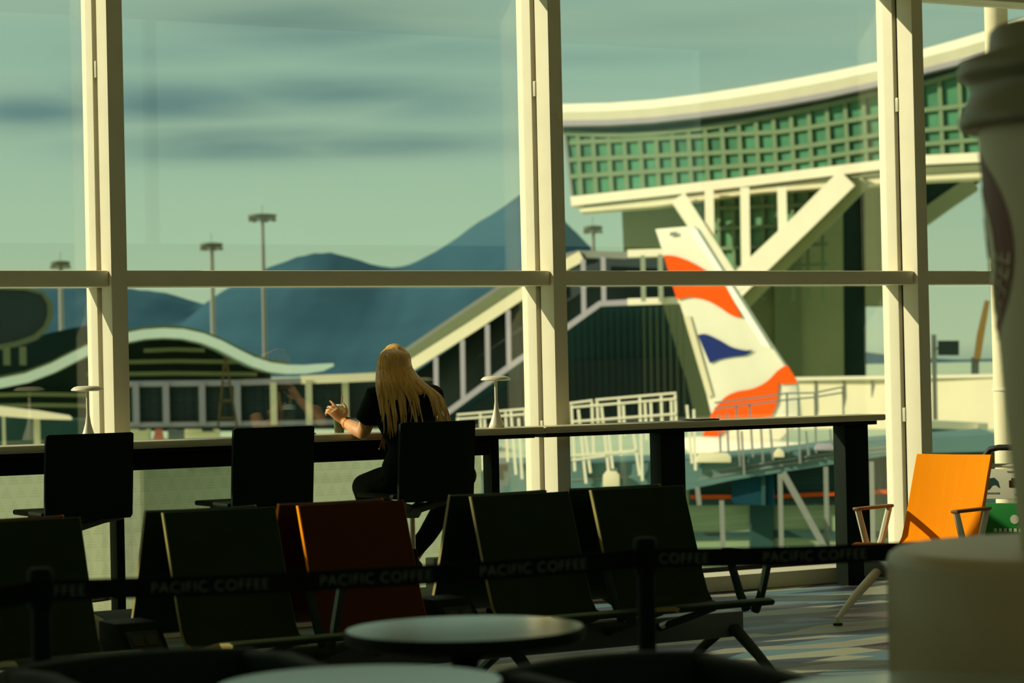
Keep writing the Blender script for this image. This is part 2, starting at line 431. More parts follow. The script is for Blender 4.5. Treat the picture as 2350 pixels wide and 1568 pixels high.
# iced drink
p = on_t(779, 1000, .33)
dr = thing('drink_cup', 'clear plastic cup of green iced drink with a straw, in front of the woman\'s hand', 'cup', frame((p.x, p.y, CT)))
MB().lathe([(.001, .002), (.026, .002), (.0285, .03), (.0315, .075), (.0325, .085), (.001, .085)], 28).build('drink', M['matcha'], dr, True)
MB().lathe([(.026, 0), (.029, .03), (.035, .118), (.037, .120), (.037, .124), (.0345, .124), (.0335, .12), (.0285, .03), (.0265, .001)], 28).build('cup_wall', M['cup_clear'], dr, True)
MB().lathe([(.0375, .1245), (.038, .131), (.034, .150), (.012, .158), (.001, .158), (.001, .155), (.032, .147), (.036, .1245)], 28).build('lid', M['roof_pale'], dr, True)
MB().tube([(.004, .0, .02), (.016, .0, .16), (.020, 0, .205)], .0042, 8).build('straw', M['straw'], dr, True)

# ------------------------------------------------------------------ BAR CHAIRS
def make_bar_chair():
    t = thing('bar_chair', '', 'chair', Matrix.Identity(4), 'black swivel bar chairs at the counter')
    rings = []
    for z in (.70, .715, .80, .95, 1.09, 1.108, 1.115):           # slightly hollow backrest leaning back
        w = .222 - (.012 if z in (.70, 1.115) else 0) - .006 * abs(z - .9); y = -.02 - .09 * (z - .7)
        ring = [V((x, y - .035 + .035 * (1 - (x / .222) ** 2) * -1, z)) for x in [w * q / 6 for q in range(-6, 7)]]
        ring += [V((p.x, p.y - .022, p.z)) for p in reversed(ring)]
        rings.append(ring)
    b = MB().loft(rings).build('backrest', M['chair_black'], t, True)
    MB().box(-.215, .215, .0, .43, .712, .738).build('seat', M['chair_black'], t, True, bevel=.012, seg=3)
    g = MB()
    for sx in (-1, 1):
        g.tube([(sx * .19, -.02, .70), (sx * .13, .08, .685), (sx * .05, .17, .655), (0, .2, .64)], [.012, .018, .024, .03], 10)
        g.tube([(sx * .16, .34, .705), (sx * .10, .28, .685), (0, .2, .64)], [.012, .016, .024], 10)
    g.build('seat_bracket', M['grey_mechanism'], t, True)
    MB().lathe([(.001, .60), (.035, .60), (.05, .625), (.045, .655), (.001, .66)], 20, Matrix.Translation((0, .2, 0))).build('hub', M['grey_mechanism'], t, True)
    MB().lathe([(.014, .40), (.014, .62)], 16, Matrix.Translation((0, .2, 0))).build('gas_column', M['chrome'], t, True)
    MB().lathe([(.025, .08), (.025, .43), (.015, .435)], 16, Matrix.Translation((0, .2, 0))).build('column_sleeve', M['black_metal'], t, True)
    ringpts = [(.2 * cos(a * PI / 12), .2 + .2 * sin(a * PI / 12), .30) for a in range(25)]
    f = MB().tube(ringpts, .009, 8)
    for a in (PI / 2, PI * 7 / 6, PI * 11 / 6): f.tube([(.02 * cos(a), .2 + .02 * sin(a), .30), (.2 * cos(a), .2 + .2 * sin(a), .30)], .007, 8)
    f.build('foot_ring', M['chrome'], t, True)
    for k in range(5):
        a = 2 * PI * k / 5 + .3; e = (.3 * cos(a), .2 + .3 * sin(a), .03)
        MB().tube([(.02 * cos(a), .2 + .02 * sin(a), .08), e], [.024, .014], 8).build('base_arm', M['black_metal'], t, True)
        MB().lathe([(.001, 0), (.018, 0), (.018, .02), (.001, .022)], 12, Matrix.Translation((e[0], e[1], 0))).build('glide', M['rubber'], t, True)
    return t
bc = make_bar_chair(); TB = 1.15
for i, (px, py, lb) in enumerate(((984, 1050, 'black bar chair the woman is sitting on'),
                                  (610, 1058, 'empty black bar chair between the woman and the first mullion'),
                                  (190, 1078, 'empty black bar chair in front of the first mullion and its lamp'))):
    o = bc if i == 0 else copy_tree(bc)
    p = on_t(px, py, TB); o.matrix_world = frame((p.x, p.y, 0), WA); o['label'] = lb
    if i == 0: WS = s_of(p)

# ------------------------------------------------------------------ THE WOMAN on the third chair
PT = .95
PM = wall_m(WS - .045, PT)
PI_ = PM.inverted()
def L(px, py, t): return PI_ @ on_t(px, py, t)          # pixel on the plane t -> the person's own frame
person = thing('person', 'woman with long blonde hair and black T-shirt seated at the counter, back to us', 'person', PM)
def ell(c, hw, hd, n=20, lean=0):
    return [V((c[0] + hw * cos(2 * PI * k / n), c[1] + hd * sin(2 * PI * k / n), c[2] + lean * sin(2 * PI * k / n))) for k in range(n)]
ls, rs_ = L(862, 908, .84), L(995, 906, .82)
mid = (ls + rs_) / 2
hc = L(905, 842, .755)
nk = V(((mid.x * .6 + hc.x * .4), mid.y + .03, mid.z + .045))
hip = V((.055, -.02, .80)); wst = V((mid.x * .4 + .06, .02, .97)); chs = V((mid.x * .8 + .015, mid.y - .01, 1.12))
print('person', ls, rs_, mid, hc)
le, lw = L(834, 994, .68), L(791, 969, .45)
lh = L(774, 950, .41)
body = MB()
torso = [(hip + V((0, 0, -.05)), .13, .10), (hip, .17, .125), (hip + V((0, .01, .08)), .155, .11), (wst, .128, .09), (chs, .155, .105), (mid + V((0, -.01, -.03)), .165, .09), (mid + V((0, 0, .02)), .11, .07), (nk, .058, .058)]
body.loft([ell(c, a, b) for c, a, b in torso])
body.tube([nk + V((0, -.01, -.03)), (nk + hc) / 2 + V((0, -.015, 0)), hc + V((0, -.01, -.03))], [.058, .052, .055], 14)
body.ball(hc, .073, .092, .112); body.ball(hc + V((0, .035, -.055)), .052, .06, .06)
body.ball(hc + V((0, .098, -.015)), .011, .016, .02, 8, 6)                # nose
body.ball(hc + V((0, .090, -.062)), .02, .012, .008, 8, 6)                 # lips
for sx in (-1, 1):
    body.ball(hc + V((sx * .076, .0, -.005)), .009, .017, .03, 8, 6)       # ears
    body.ball(hc + V((sx * .032, .082, .01)), .013, .012, .009, 8, 6)      # eyes
# left arm
body.tube([ls, ls.lerp(le, .5), le, ], [.046, .044, .037], 12)
body.ball(le, .037, .037, .037, 10, 8)
fdir = (lw - le)
body.tube([le, le + fdir * .3, le + fdir * .75, lw], [.037, .041, .031, .025], 12)
# left hand: palm and five fingers reaching round the cup
def hand(mb, w, d, side, up, curl, spread=1.0):
    """w wrist, d direction of the palm, side towards the thumb, up = back of the hand"""
    d = d.normalized(); side = (side - d * side.dot(d)).normalized(); up = d.cross(side).normalized() * (1 if d.cross(side).dot(up) > 0 else -1)
    k = w + d * .088
    mb.loft([[c + side * (a * cos(q * PI / 5)) + up * (b * sin(q * PI / 5)) for q in range(10)] for c, a, b in ((w, .024, .019), (w + d * .03, .033, .018), (w + d * .065, .039, .016), (k, .038, .013))])
    for i, ln in enumerate((.070, .078, .073, .056)):
        off = side * (.029 - .0195 * i); q = k + off - d * .006
        dd = (d + side * (.16 - .10 * i) * spread).normalized(); pts = [q - d * .012, q]
        for jn, fr in enumerate((.45, .32, .23)):
            a = curl[i] * (jn + .4); dv = (dd * cos(a) - up * sin(a)); q = q + dv * (ln * fr); pts.append(q)
        mb.tube(pts, [.0085, .0088, .0082, .0075, .0062], 8)
        mb.ball(pts[-1], .0062, .0062, .0062, 8, 6)
    q = w + d * .022 + side * .026; t1 = q + (side * .8 + d * .55).normalized() * .042; t2 = t1 + (side * .45 + d * .85).normalized() * .030; t3 = t2 + (side * .15 + d).normalized() * .022
    mb.tube([w + d * .012 + side * .008, q, t1, t2, t3], [.014, .0135, .0105, .0095, .0075], 8); mb.ball(t3, .0075, .0075, .0075, 8, 6)
hd = (L(765, 942, .40) - lw)
hand(body, lw, hd, V((.75, .25, .5)), V((-.2, -.9, .35)), (.12, .55, .75, .85), .45)
# right arm: elbow on the counter, hand under the chin
re = V((.205, PT - .48, CT + .048)); rw = V((hc.x + .075, hc.y + .135, hc.z - .185))
body.tube([rs_, rs_.lerp(re, .5), re], [.046, .043, .036], 12); body.ball(re, .036, .036, .036, 10, 8)
body.tube([re, re.lerp(rw, .3), rw], [.036, .039, .025], 12)
hand(body, rw, V((-.55, -.15, .8)), V((-.3, -.85, .1)), V((.7, .6, .4)), (.35, .4, .45, .5))
# legs
lk, rk = L(838, 1118, .56), L(1064, 1092, .66)
lf, rf = V((-.03, .16, .345)), V((.13, .2, .345))
for sx, k, f in ((-1, lk, lf), (1, rk, rf)):
    hp = hip + V((sx * .09, .02, -.005))
    body.tube([hp, hp.lerp(k, .5), k], [.085, .075, .055], 14); body.ball(k, .055, .055, .055, 12, 8)
    body.tube([k, k.lerp(f, .3), k.lerp(f, .7), f], [.053, .052, .04, .034], 12)
    body.tube([f + V((0, -.06, -.02)), f + V((0, .06, -.015)), f + V((0, .14, -.02))], [.032, .034, .024], 10)
body.build('body', M['skin'], person, True, remesh=.0052, relax=2)
# clothing follows the body
shirt = MB()
shirt.loft([ell(c, a, b) for c, a, b in ((hip + V((0, 0, .02)), .19, .142), (hip + V((0, .01, .09)), .178, .13), (wst, .158, .118), (chs, .176, .126), (mid + V((0, -.01, -.03)), .184, .108), (mid + V((0, 0, .025)), .125, .084), (nk + V((0, -.005, -.01)), .074, .07))])
for a, b in ((ls, le), (rs_, re)):
    e = a.lerp(b, .62); shirt.tube([a.lerp(mid, .25) + V((0, 0, -.005)), a, a.lerp(b, .35), e, e.lerp(a, .02)], [.062, .061, .064, .070, .048], 14)
shirt.build('t_shirt', M['shirt_black'], person, True, remesh=.008, relax=2)
tr = MB()
tr.loft([ell(c, a, b) for c, a, b in ((hip + V((0, 0, -.062)), .15, .12), (hip + V((0, 0, -.02)), .186, .14), (hip + V((0, .0, .04)), .184, .136), (hip + V((0, .01, .09)), .168, .122))])
for sx, k, f in ((-1, lk, lf), (1, rk, rf)):
    hp = hip + V((sx * .09, .02, 0))
    tr.tube([hp, hp.lerp(k, .5), k], [.098, .09, .073], 16); tr.ball(k, .073, .073, .073, 14, 10)
    tr.tube([k, k.lerp(f, .3), k.lerp(f, .7), f + V((0, 0, .04))], [.071, .066, .052, .046], 14)
tr.build('trousers', M['trouser_black'], person, True, remesh=.009, relax=3)
for f in (lf, rf):
    s_ = MB(); s_.loft([[c + V((a * cos(q * PI / 6), 0, b * max(-.75, sin(q * PI / 6)))) for q in range(12)] for c, a, b in
        ((f + V((0, -.085, -.015)), .03, .028), (f + V((0, -.04, -.005)), .038, .04), (f + V((0, .05, -.012)), .042, .034), (f + V((0, .13, -.02)), .04, .026), (f + V((0, .17, -.028)), .02, .014))])
    s_.build('shoe', M['shoe'], person, True)
# watch on the left wrist
wc = le.lerp(lw, .86); wd = fdir.normalized()
side = wd.cross(V((0, 0, 1))).normalized(); upv = side.cross(wd).normalized()
ringp = [wc + side * (.0315 * cos(a * PI / 12)) + upv * (.0315 * sin(a * PI / 12)) for a in range(25)]
wt = MB().loft([[p + wd * q for p in ringp[:24]] for q in (-.011, .011)] , cap=False)
wt.loft([[wc + (p - wc) * .93 + wd * q for p in ringp[:24]] for q in (-.011, .011)], cap=False)
for q in (-.011, .011):
    wt.loft([[p + wd * q for p in ringp[:24]], [wc + (p - wc) * .93 + wd * q for p in ringp[:24]]], cap=False)
wo = wt.build('watch', M['watch_strap'], person, True)
tow = (V((0, -1, .1)) - wd * V((0, -1, .1)).dot(wd)).normalized(); sd = wd.cross(tow).normalized()
fc = MB().loft([[wc + tow * (.031 + h_) + (wd * cos(q * PI / 8) * .010 + sd * sin(q * PI / 8) * .017) * k_ for q in range(16)] for h_, k_ in ((0, 1), (.004, 1), (.006, .8))])
fc.build('watch_face', M['watch_face'], wo, True)
# hair: a cap over the skull and long falling locks
hair = MB(); rings = []
for j in range(9):
    a = PI / 2 - j * PI / 12.5
    rings.append([hc + V((.083 * cos(a) * cos(q * PI / 12), -.004 + .103 * cos(a) * sin(q * PI / 12), .004 + .122 * sin(a))) for q in range(25)])
outer = []
for r in rings:
    outer.append([p if p.y - hc.y < .055 or p.z - hc.z > .06 else V((p.x, hc.y + .055, p.z)) for p in r[:24]])
hair.loft(outer, cap=True)
def lock(u, yend, r0, sway, lift):
    q = math.sqrt(max(0, 1 - (2 * u - 1) ** 2))                          # fullest over the middle of the back
    rows = [(792, 897, 18, .74, .02), (814, 873, 66, .77, .105), (845, 866, 80, .765, .128), (880, 864, 112, .865, .085), (898, 865, 134, .89, .078), (915, 868, 146, .905, .075), (950, 873, 152, .92, .078), (985, 876, 158, .925, .075), (1010, 878, 160, .925, .075)]
    key = []
    for y, x0, wx, t0, tq in rows:
        if y >= yend: break
        f = max(0, (y - 880) / 90); key.append(L(x0 + u * wx + sway * f, y, t0 + tq * q + lift))
    y0, x0, w0, t0, tq = rows[len(key) - 1]
    key.append(L(x0 + u * w0 + sway * max(.4, (yend - 880) / 90) + sway * .2, yend, t0 + tq * q + lift * .5))
    pts = []
    for i in range(len(key) - 1):
        q0, q1, q2, q3 = key[max(i - 1, 0)], key[i], key[i + 1], key[min(i + 2, len(key) - 1)]
        for v in (0, .25, .5, .75):
            pts.append(.5 * ((2 * q1) + (q2 - q0) * v + (2 * q0 - 5 * q1 + 4 * q2 - q3) * v * v + (3 * q1 - q0 - 3 * q2 + q3) * v ** 3))
    pts.append(key[-1]); n = len(pts)
    rr = [r0 * (.6 + .4 * min(1, i / 5)) * (1 if i < n * .58 else max(.07, 1 - ((i / n - .58) / .42) ** 1.3)) for i in range(n)]
    hair.tube(pts, rr, 6, flat=.55)
for i in range(165):
    u = random.random()
    if u < .55: ye = random.choice((898, 906, 912, 920, 930, 945, 965, 1000)) + random.uniform(-8, 8)
    else: ye = random.choice((905, 918, 928, 940, 960, 990)) + random.uniform(-8, 8)
    if .64 < u < .82: ye = random.uniform(872, 915)
    lock(u, ye, random.uniform(.0055, .0095), random.uniform(-9, 9), random.uniform(-.004, .007))
for i in range(26): lock(random.uniform(.84, 1), random.uniform(960, 1000), random.uniform(.006, .009), random.uniform(-3, 8), random.uniform(0, .007))
for i in range(16):                                                     # strands hanging in front of the near shoulder
    e = L(880 + random.uniform(-11, 8), random.uniform(1008, 1036), .70)
    hair.tube([hc + V((-.03, .02, .11)), hc + V((-.076, .035, .02)), L(872, 900, .66), L(882 + random.uniform(-4, 4), 960, .665), L(884 + random.uniform(-6, 4), 990, .685), e], [.005, .008, .008, .007, .006, .001], 6)
hair.build('hair', M['hair'], person, True, angle=80)
# ------------------------------------------------------------------ BEAM SEATING, back to back
def shell_profile():                       # (forward, height) of the seat shell's upper face, from the top of the back to the seat front
    return [(0, .878), (.035, .78), (.085, .64), (.135, .51), (.165, .44), (.20, .40), (.26, .388), (.36, .40), (.48, .425), (.60, .438), (.635, .432), (.64, .426)]
def shell_mesh(w=.46, th=.024):
    pr = shell_profile(); rings = []
    n = len(pr)
    for i, (y, z) in enumerate(pr):
        y0, z0 = pr[max(i - 1, 0)]; y1, z1 = pr[min(i + 1, n - 1)]
        d = math.hypot(y1 - y0, z1 - z0); ny, nz = (z1 - z0) / d, -(y1 - y0) / d
        if nz > 0 or (nz == 0 and ny > 0): pass
        ring = []
        for q in range(-4, 5):
            x = w / 2 * q / 4; hol = -.018 * (1 - (q / 4) ** 2) if i < 5 else 0
            zz = z - (.004 * (q / 4) ** 2 if i == 0 else 0) + (-.006 * (1 - (q / 4) ** 2) if i == 0 else 0)
            ring.append(V((x, y + hol, zz)))
        ring += [V((p.x, p.y - abs(ny) * th * 1.0, p.z - abs(nz) * th)) for p in reversed(ring)]
        rings.append(ring)
    return MB().loft(rings)
# local frame of a bench: x along the row, y = the way the sitter faces, z up
def add_shell(parent, x, m, edge, turn=False, y0=0):
    mb = shell_mesh()
    R = (Matrix.Translation((x, y0, 0)) @ (Matrix.Rotation(PI, 4, 'Z') if turn else Matrix.Identity(4)))
    mb.v = [R @ p for p in mb.v]
    sh_o = mb.build('seat_shell', m, parent, True, bevel=.003, seg=1)
    pr = shell_profile(); n = len(pr)
    for sx in (-1, 1):                     # side edge bands; on the bench, sunlight is put into their colour
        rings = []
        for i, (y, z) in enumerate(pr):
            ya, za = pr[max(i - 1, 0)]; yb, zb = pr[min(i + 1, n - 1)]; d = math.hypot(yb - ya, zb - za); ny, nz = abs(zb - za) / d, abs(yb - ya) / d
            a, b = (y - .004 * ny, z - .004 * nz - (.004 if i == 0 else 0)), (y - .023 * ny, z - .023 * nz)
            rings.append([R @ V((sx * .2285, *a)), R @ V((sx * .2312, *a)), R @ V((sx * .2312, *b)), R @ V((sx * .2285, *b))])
        MB().loft(rings).build('sunlit_edge', edge, sh_o, True)
    return sh_o
def add_armrest(parent, x, pad_m, frame_m, turn=False, y0=0):
    R = (Matrix.Translation((x, y0, 0)) @ (Matrix.Rotation(PI, 4, 'Z') if turn else Matrix.Identity(4)))
    a = MB()
    for pts in ([(0, .17, .598), (0, .255, .42), (0, .30, .36)], [(0, .47, .598), (0, .40, .42), (0, .36, .36)]):
        a.tube([R @ V(p) for p in pts], [.017, .018, .02], 8)
    o = a.build('armrest', frame_m, parent, True)
    p = MB()
    p.box(-.021, .021, .155, .49, .593, .610); p.v = [R @ q for q in p.v]
    p.build('pad', pad_m, o, True, bevel=.006)
    return o
TF = 3.80                                  # plane of the front row's top edges
fs = [s_of(on_t(px, py, TF)) + .23 for px, py in ((375, 1172), (685, 1160), (1082, 1140), (1358, 1123))]
fs = [s_of(on_t(184, 1185, TF)) - .23] + fs
print('seats', fs)
BM = Matrix.Translation(W(fs[2], TF)) @ Matrix.Rotation(WA + PI, 4, 'Z')   # local y = into the room, local x = -d
bench = thing('beam_seating', 'back-to-back row of dark green airport seats with orange ones among them', 'bench', BM)
lx = lambda s: -(s - fs[2])
GAP = .20
for i, s in enumerate(fs):
    add_shell(bench, lx(s), M['shell_orange_shaded'] if i == 2 else M['shell_green'], M['shell_orange'] if i == 2 else M['edge_sunlit_tan'])
    sh_ = add_shell(bench, lx(s), M['shell_orange_shaded'] if i in (0, 2) else M['shell_green'], M['shell_orange'] if i in (0, 2) else M['edge_sunlit_tan'], True, -GAP)
for o in kids(bench):
    if o.data.materials[0] is M['shell_orange_shaded']: o['label'] = 'orange seat shell'
arms = [(fs[1] + fs[2]) / 2 , (fs[3] + fs[4]) / 2, fs[4] + .33, (fs[0] - .31)]
for s in arms:
    add_armrest(bench, lx(s), M['armrest_black'], M['dark_metal'])
    add_armrest(bench, lx(s), M['armrest_black'], M['dark_metal'], True, -GAP)
SE = s_of(on_t(1712, 1450, 3.75))
xa, xb = lx(SE), lx(fs[0] - .36)
MB().box(xa, xb, -.17, -.065, .20, .31).build('beam', M['beam_grey'], bench, True, bevel=.008)
for s in fs:                               # brackets from the beam to each shell
    for sg in (1, -1):
        b = MB()
        for dx in (-.13, .13):
            y0 = -.10
            b.tube([(lx(s) + dx, y0 + sg * .04, .27), (lx(s) + dx, y0 + sg * .26, .33), (lx(s) + dx, y0 + sg * .46, .385)], [.018, .016, .012], 8)
        b.build('bracket', M['dark_metal'], bench, True)
for s in (SE - .05, fs[3] - .02, fs[1] - .35, fs[0] - .2):
    for sg in (1, -1):
        MB().tube([(lx(s), -.10 + sg * .03, .24), (lx(s), -.10 + sg * .20, .14), (lx(s), -.10 + sg * .40, .012)], [.034, .028, .02], 8, flat=.6).build('leg', M['dark_metal'], bench, True)
        MB().lathe([(.001, 0), (.026, 0), (.026, .012), (.001, .014)], 14, Matrix.Translation((lx(s), -.10 + sg * .40, 0))).build('glide', M['rubber'], bench, True)
for s in ((fs[2] + fs[3]) / 2 + .01, (fs[0] + fs[1]) / 2 + .02):   # power boxes between the seats
    x = lx(s)
    pb = MB().prism([(x - .085, -.10, .31), (x - .085, .20, .31), (x - .085, .22, .345), (x - .085, .08, .475), (x - .085, -.10, .475)], (.17, 0, 0)).build('power_box', M['black_metal'], bench, True, bevel=.006)
    nrm = V((0, .13, .14)).normalized(); al = V((0, -.14, .13)).normalized(); c0 = V((x, .15, .41)) + nrm * .0005
    q = MB(); ax = V((1, 0, 0))
    q.prism([c0 + ax * a + al * b for a, b in ((-.062, -.05), (.062, -.05), (.062, .05), (-.062, .05))], nrm * .005); pl = q.build('socket_plate', M['dark_metal'], pb, True, bevel=.002)
    for dx in (-.028, .028):
        q = MB().prism([c0 + ax * (dx + .022 * a) + al * (.026 * b) + nrm * .005 for a, b in ((-1, -.7), (-.7, -1), (.7, -1), (1, -.7), (1, .7), (.7, 1), (-.7, 1), (-1, .7))], nrm * .003)
        q.build('socket', M['watch_face'], pl, True)
# lounge seat by the far mullion, turned to the left
c = at(2188, 1040, 12.9)
LM = frame((c.x, c.y, 0), math.atan2(-.74, -.67) - PI / 2)
ls2 = thing('lounge_seat', 'single bright orange beam seat with two armrests, beside the luggage trolley', 'chair', LM)
add_shell(ls2, 0, M['shell_orange'], M['shell_orange'])
for x in (-.30, .30): add_armrest(ls2, x, M['armrest_tan'], M['aluminium'])
MB().box(-.42, .42, .16, .25, .22, .31).build('beam', M['beam_grey'], ls2, True, bevel=.008)
for x in (-.13, .13):
    MB().tube([(x, .2, .29), (x, .3, .36), (x, .42, .40)], [.02, .018, .012], 8).build('bracket', M['aluminium'], ls2, True)
for x in (-.34, .34):
    for y1 in (.62, -.22):
        MB().tube([(x, .205, .27), (x, .205 + (y1 - .205) * .55, .15), (x, y1, .035), (x, y1, .0)], [.032, .027, .017, .015], 10, flat=.7).build('leg', M['aluminium'], ls2, True)
        MB().lathe([(.001, 0), (.026, 0), (.024, .012), (.001, .014)], 14, Matrix.Translation((x, y1, 0))).build('glide', M['rubber'], ls2, True)

# ------------------------------------------------------------------ LUGGAGE TROLLEY
c = at(2300, 1100, 13.6)
tm = frame((c.x, c.y, 0), rad(-25))
tro = thing('luggage_trolley', 'luggage trolley with a white notice board above a green panel', 'trolley', tm)
MB().tube([(-.10, -.04, .77), (-.085, -.05, .83), (-.05, -.06, .868), (.0, -.06, .878), (.30, -.06, .878), (.36, -.06, .86), (.40, -.05, .77)], .017, 12).build('handle', M['rubber'], tro, True)
f = MB()
for x in (-.11, .41): f.tube([(x, -.02, .78), (x, -.01, .36), (x, .02, .10)], .014, 10)
f.tube([(-.11, -.02, .775), (.41, -.02, .775)], .012, 10); f.tube([(-.11, .02, .10), (.41, .02, .10)], .014, 10)
f.box(-.12, .42, .0, .62, .085, .115)
f.build('frame', M['aluminium'], tro, True)
bd = MB().box(-.128, .43, -.045, -.03, .588, .758).build('notice_board', M['trolley_white'], tro, True, bevel=.006)
def flat(name, poly, y, m, par): return MB().prism([(a, y, b) for a, b in poly], (0, -.002, 0)).build(name, m, par, True)
def blob(cx, cz, pts, k): return [(cx + a * k, cz + b * k) for a, b in pts]
flat('pictogram', blob(-.055, .675, [(-1, -.6), (-.7, .1), (-.2, .6), (.4, .7), (.8, .3), (1, -.5), (.5, -.1), (.1, -.2), (-.3, -.7)], .048), -.0455, M['ext_slate'], bd)
flat('pictogram', blob(.075, .68, [(-1, -1), (-1, .5), (-.5, .5), (-.5, 1), (.5, 1), (.5, .5), (1, .5), (1, -1)], .026), -.0455, M['armchair_brown'], bd)
flat('pictogram', blob(.165, .68, [(-.6, -1), (-.8, -.2), (0, 1.2), (.8, -.2), (.6, -1)], .026), -.0455, M['armrest_tan'], bd)
for z, x0, x1 in ((.742, .04, .11), (.622, -.10, -.01), (.63, .09, .15), (.615, .08, .16)):
    flat('caption', [(x0, z - .004), (x1, z - .004), (x1, z + .004), (x0, z + .004)], -.0455, M['ext_grey'], bd)
gp = MB().box(-.095, .40, -.04, -.028, .36, .565).build('green_panel', M['trolley_green'], tro, True, bevel=.004)
flat('emblem', [(.075 + .026 * cos(q * PI / 6), .475 + .026 * sin(q * PI / 6)) for q in range(12)], -.0405, M['trolley_white'], gp)
for k in range(9):
    x = -.045 + k * .028
    flat('lettering', [(x, .405), (x + .020, .405), (x + .018, .424), (x + .003, .424)], -.0405, M['trolley_white'], gp)
for x in (-.08, .38):
    for y in (.06, .55):
        w = MB().lathe([(.001, -.014), (.04, -.014), (.045, -.008), (.045, .008), (.04, .014), (.001, .014)], 20)
        R = Matrix.Translation((x, y, .045)) @ Matrix.Rotation(PI / 2, 4, 'Y'); w.v = [R @ p for p in w.v]
        w.build('wheel', M['rubber'], tro, True)

# ------------------------------------------------------------------ QUEUE BARRIER
PA, PB = at(92, 1310, 5.5), at(1480, 1240, 6.04)
PC = at(2500, 1300, 6.35); PD = at(-560, 1300, 5.0)
BZ = .935                                  # top of the belt
def make_post():
    t = thing('barrier_post', '', 'barrier post', Matrix.Identity(4), 'black queue barrier posts')
    MB().lathe([(.001, 0), (.165, 0), (.17, .008), (.165, .016), (.06, .03), (.03, .04), (.001, .04)], 36).build('post_base', M['post_black'], t, True)
    MB().lathe([(.0225, .03), (.0225, .90)], 24).build('pole', M['post_black'], t, True)
    MB().lathe([(.001, .872), (.027, .872), (.029, .878), (.029, .948), (.027, .958), (.022, .962), (.001, .963)], 28).build('cassette', M['post_black'], t, True)
    return t
bp = make_post()
for i, (p, lb) in enumerate(((PB, 'black barrier post in front of the last green seat shell'), (PA, 'black barrier post in front of the first green seat, by the armchair'),
                             (PC, 'black barrier post beyond the white cup stand'), (PD, 'black barrier post beyond the near end of the belt'))):
    o = bp if i == 0 else copy_tree(bp); o.matrix_world = frame((p.x, p.y, 0)); o['label'] = lb
def belt(a, b, label, texts):
    a = V((a.x, a.y, 0)); b = V((b.x, b.y, 0)); d = (b - a).normalized(); nrm = V((d.y, -d.x, 0)); Ln = (b - a).length - .0
    Mx = Matrix.Translation(a) @ Matrix(((d.x, -nrm.x, 0, 0), (d.y, -nrm.y, 0, 0), (0, 0, 1, 0), (0, 0, 0, 1)))
    t = thing('barrier_belt', label, 'belt', Mx, 'printed queue barrier belts')
    sag = lambda u: -.012 * 4 * (u / Ln) * (1 - u / Ln)
    rings = []
    for k in range(25):
        u = .03 + (Ln - .06) * k / 24; z = BZ + sag(u)
        rings.append([V((u, -.001, z)), V((u, -.001, z - .048)), V((u, .001, z - .048)), V((u, .001, z))])
    MB().loft(rings).build('webbing', M['belt_black'], t, True)
    for px, py, body in texts:
        r = ray(px, py); k = (a - CAM).dot(nrm) / r.dot(nrm); u0 = ((CAM + r * k) - a).dot(d)
        vs, fs_ = text_mesh(body, .0355)
        q = MB(); q.add([V((u0 + p.x, -.0016 - p.z, BZ - .037 + p.y + sag(u0 + p.x))) for p in vs], fs_)
        if q.v: q.build('lettering', M['belt_letter'], t, True, smooth=False)
    return t
belt(PA, PB, 'black belt printed PACIFIC COFFEE between the two near posts', [(122, 1362, 'FFEE'), (345, 1350, 'PACIFIC COFFEE'), (733, 1335, 'PACIFIC COFFEE'), (1100, 1310, 'PACIFIC COFFEE')])
belt(PB, PC, 'black belt printed PACIFIC COFFEE running off behind the white cup stand', [(1511, 1285, 'COFFEE'), (1750, 1280, 'PACIFIC COFFEE'), (2095, 1260, 'PACIFIC COFFEE')])
belt(PD, PA, 'short black belt leaving the post by the first green seat', [])

# ------------------------------------------------------------------ GIANT CUP ON ITS DRUM
DY = 5.0
c = at(2520, 1300, DY); DR = .4325; DZ = 1.0
dm = frame((c.x, c.y, 0))
dt = thing('drum_plinth', 'white round drum plinth standing under the giant paper cup', 'plinth', dm)
MB().lathe([(.001, .02), (DR - .03, .02), (DR - .005, .03), (DR, .05), (DR, DZ - .03), (DR - .006, DZ - .012), (DR - .02, DZ - .002), (DR - .03, DZ), (.001, DZ)], 96).build('drum', M['drum_white'], dt, True, angle=60)
MB().lathe([(.001, 0), (DR - .04, 0), (DR - .04, .03), (.001, .03)], 64).build('base_ring', M['dark_metal'], dt, True)
k = DY / FPX
RT, RB_, HB = 250 * k, 172 * k, 985 * k          # top and bottom radius and height of the cup wall
RL = 292 * k
cm = frame((c.x, c.y, DZ))
cup = thing('giant_paper_cup', 'giant takeaway coffee cup with lid and round brown coffee logo on the drum', 'cup', cm)
MB().lathe([(.001, .012), (RB_ - .012, .012), (RB_ - .008, 0), (RB_, 0), (RB_ + .002, .01), (RT, HB), (RT + .012, HB + .006), (RT + .012, HB + .018), (.001, HB + .018)], 96).build('cup_wall', M['cup_paper'], cup, True)
z0 = HB - .02
MB().lathe([(RT + .004, z0), (RL - .012, z0 - .004), (RL - .002, z0 + .004), (RL, z0 + .02), (RL - .012, z0 + .045), (RL - .026, z0 + .075), (RL - .022, z0 + .095), (RL - .004, z0 + .105), (RL, z0 + .122), (RL - .006, z0 + .14),
            (RL - .03, z0 + .15), (RL - .058, z0 + .152), (RL - .064, z0 + .165), (RL - .068, z0 + .20), (RL - .08, z0 + .212), (RL - .10, z0 + .212), (RL - .112, z0 + .19), (.001, z0 + .185)], 96).build('lid', M['cup_lid'], cup, True, angle=50)
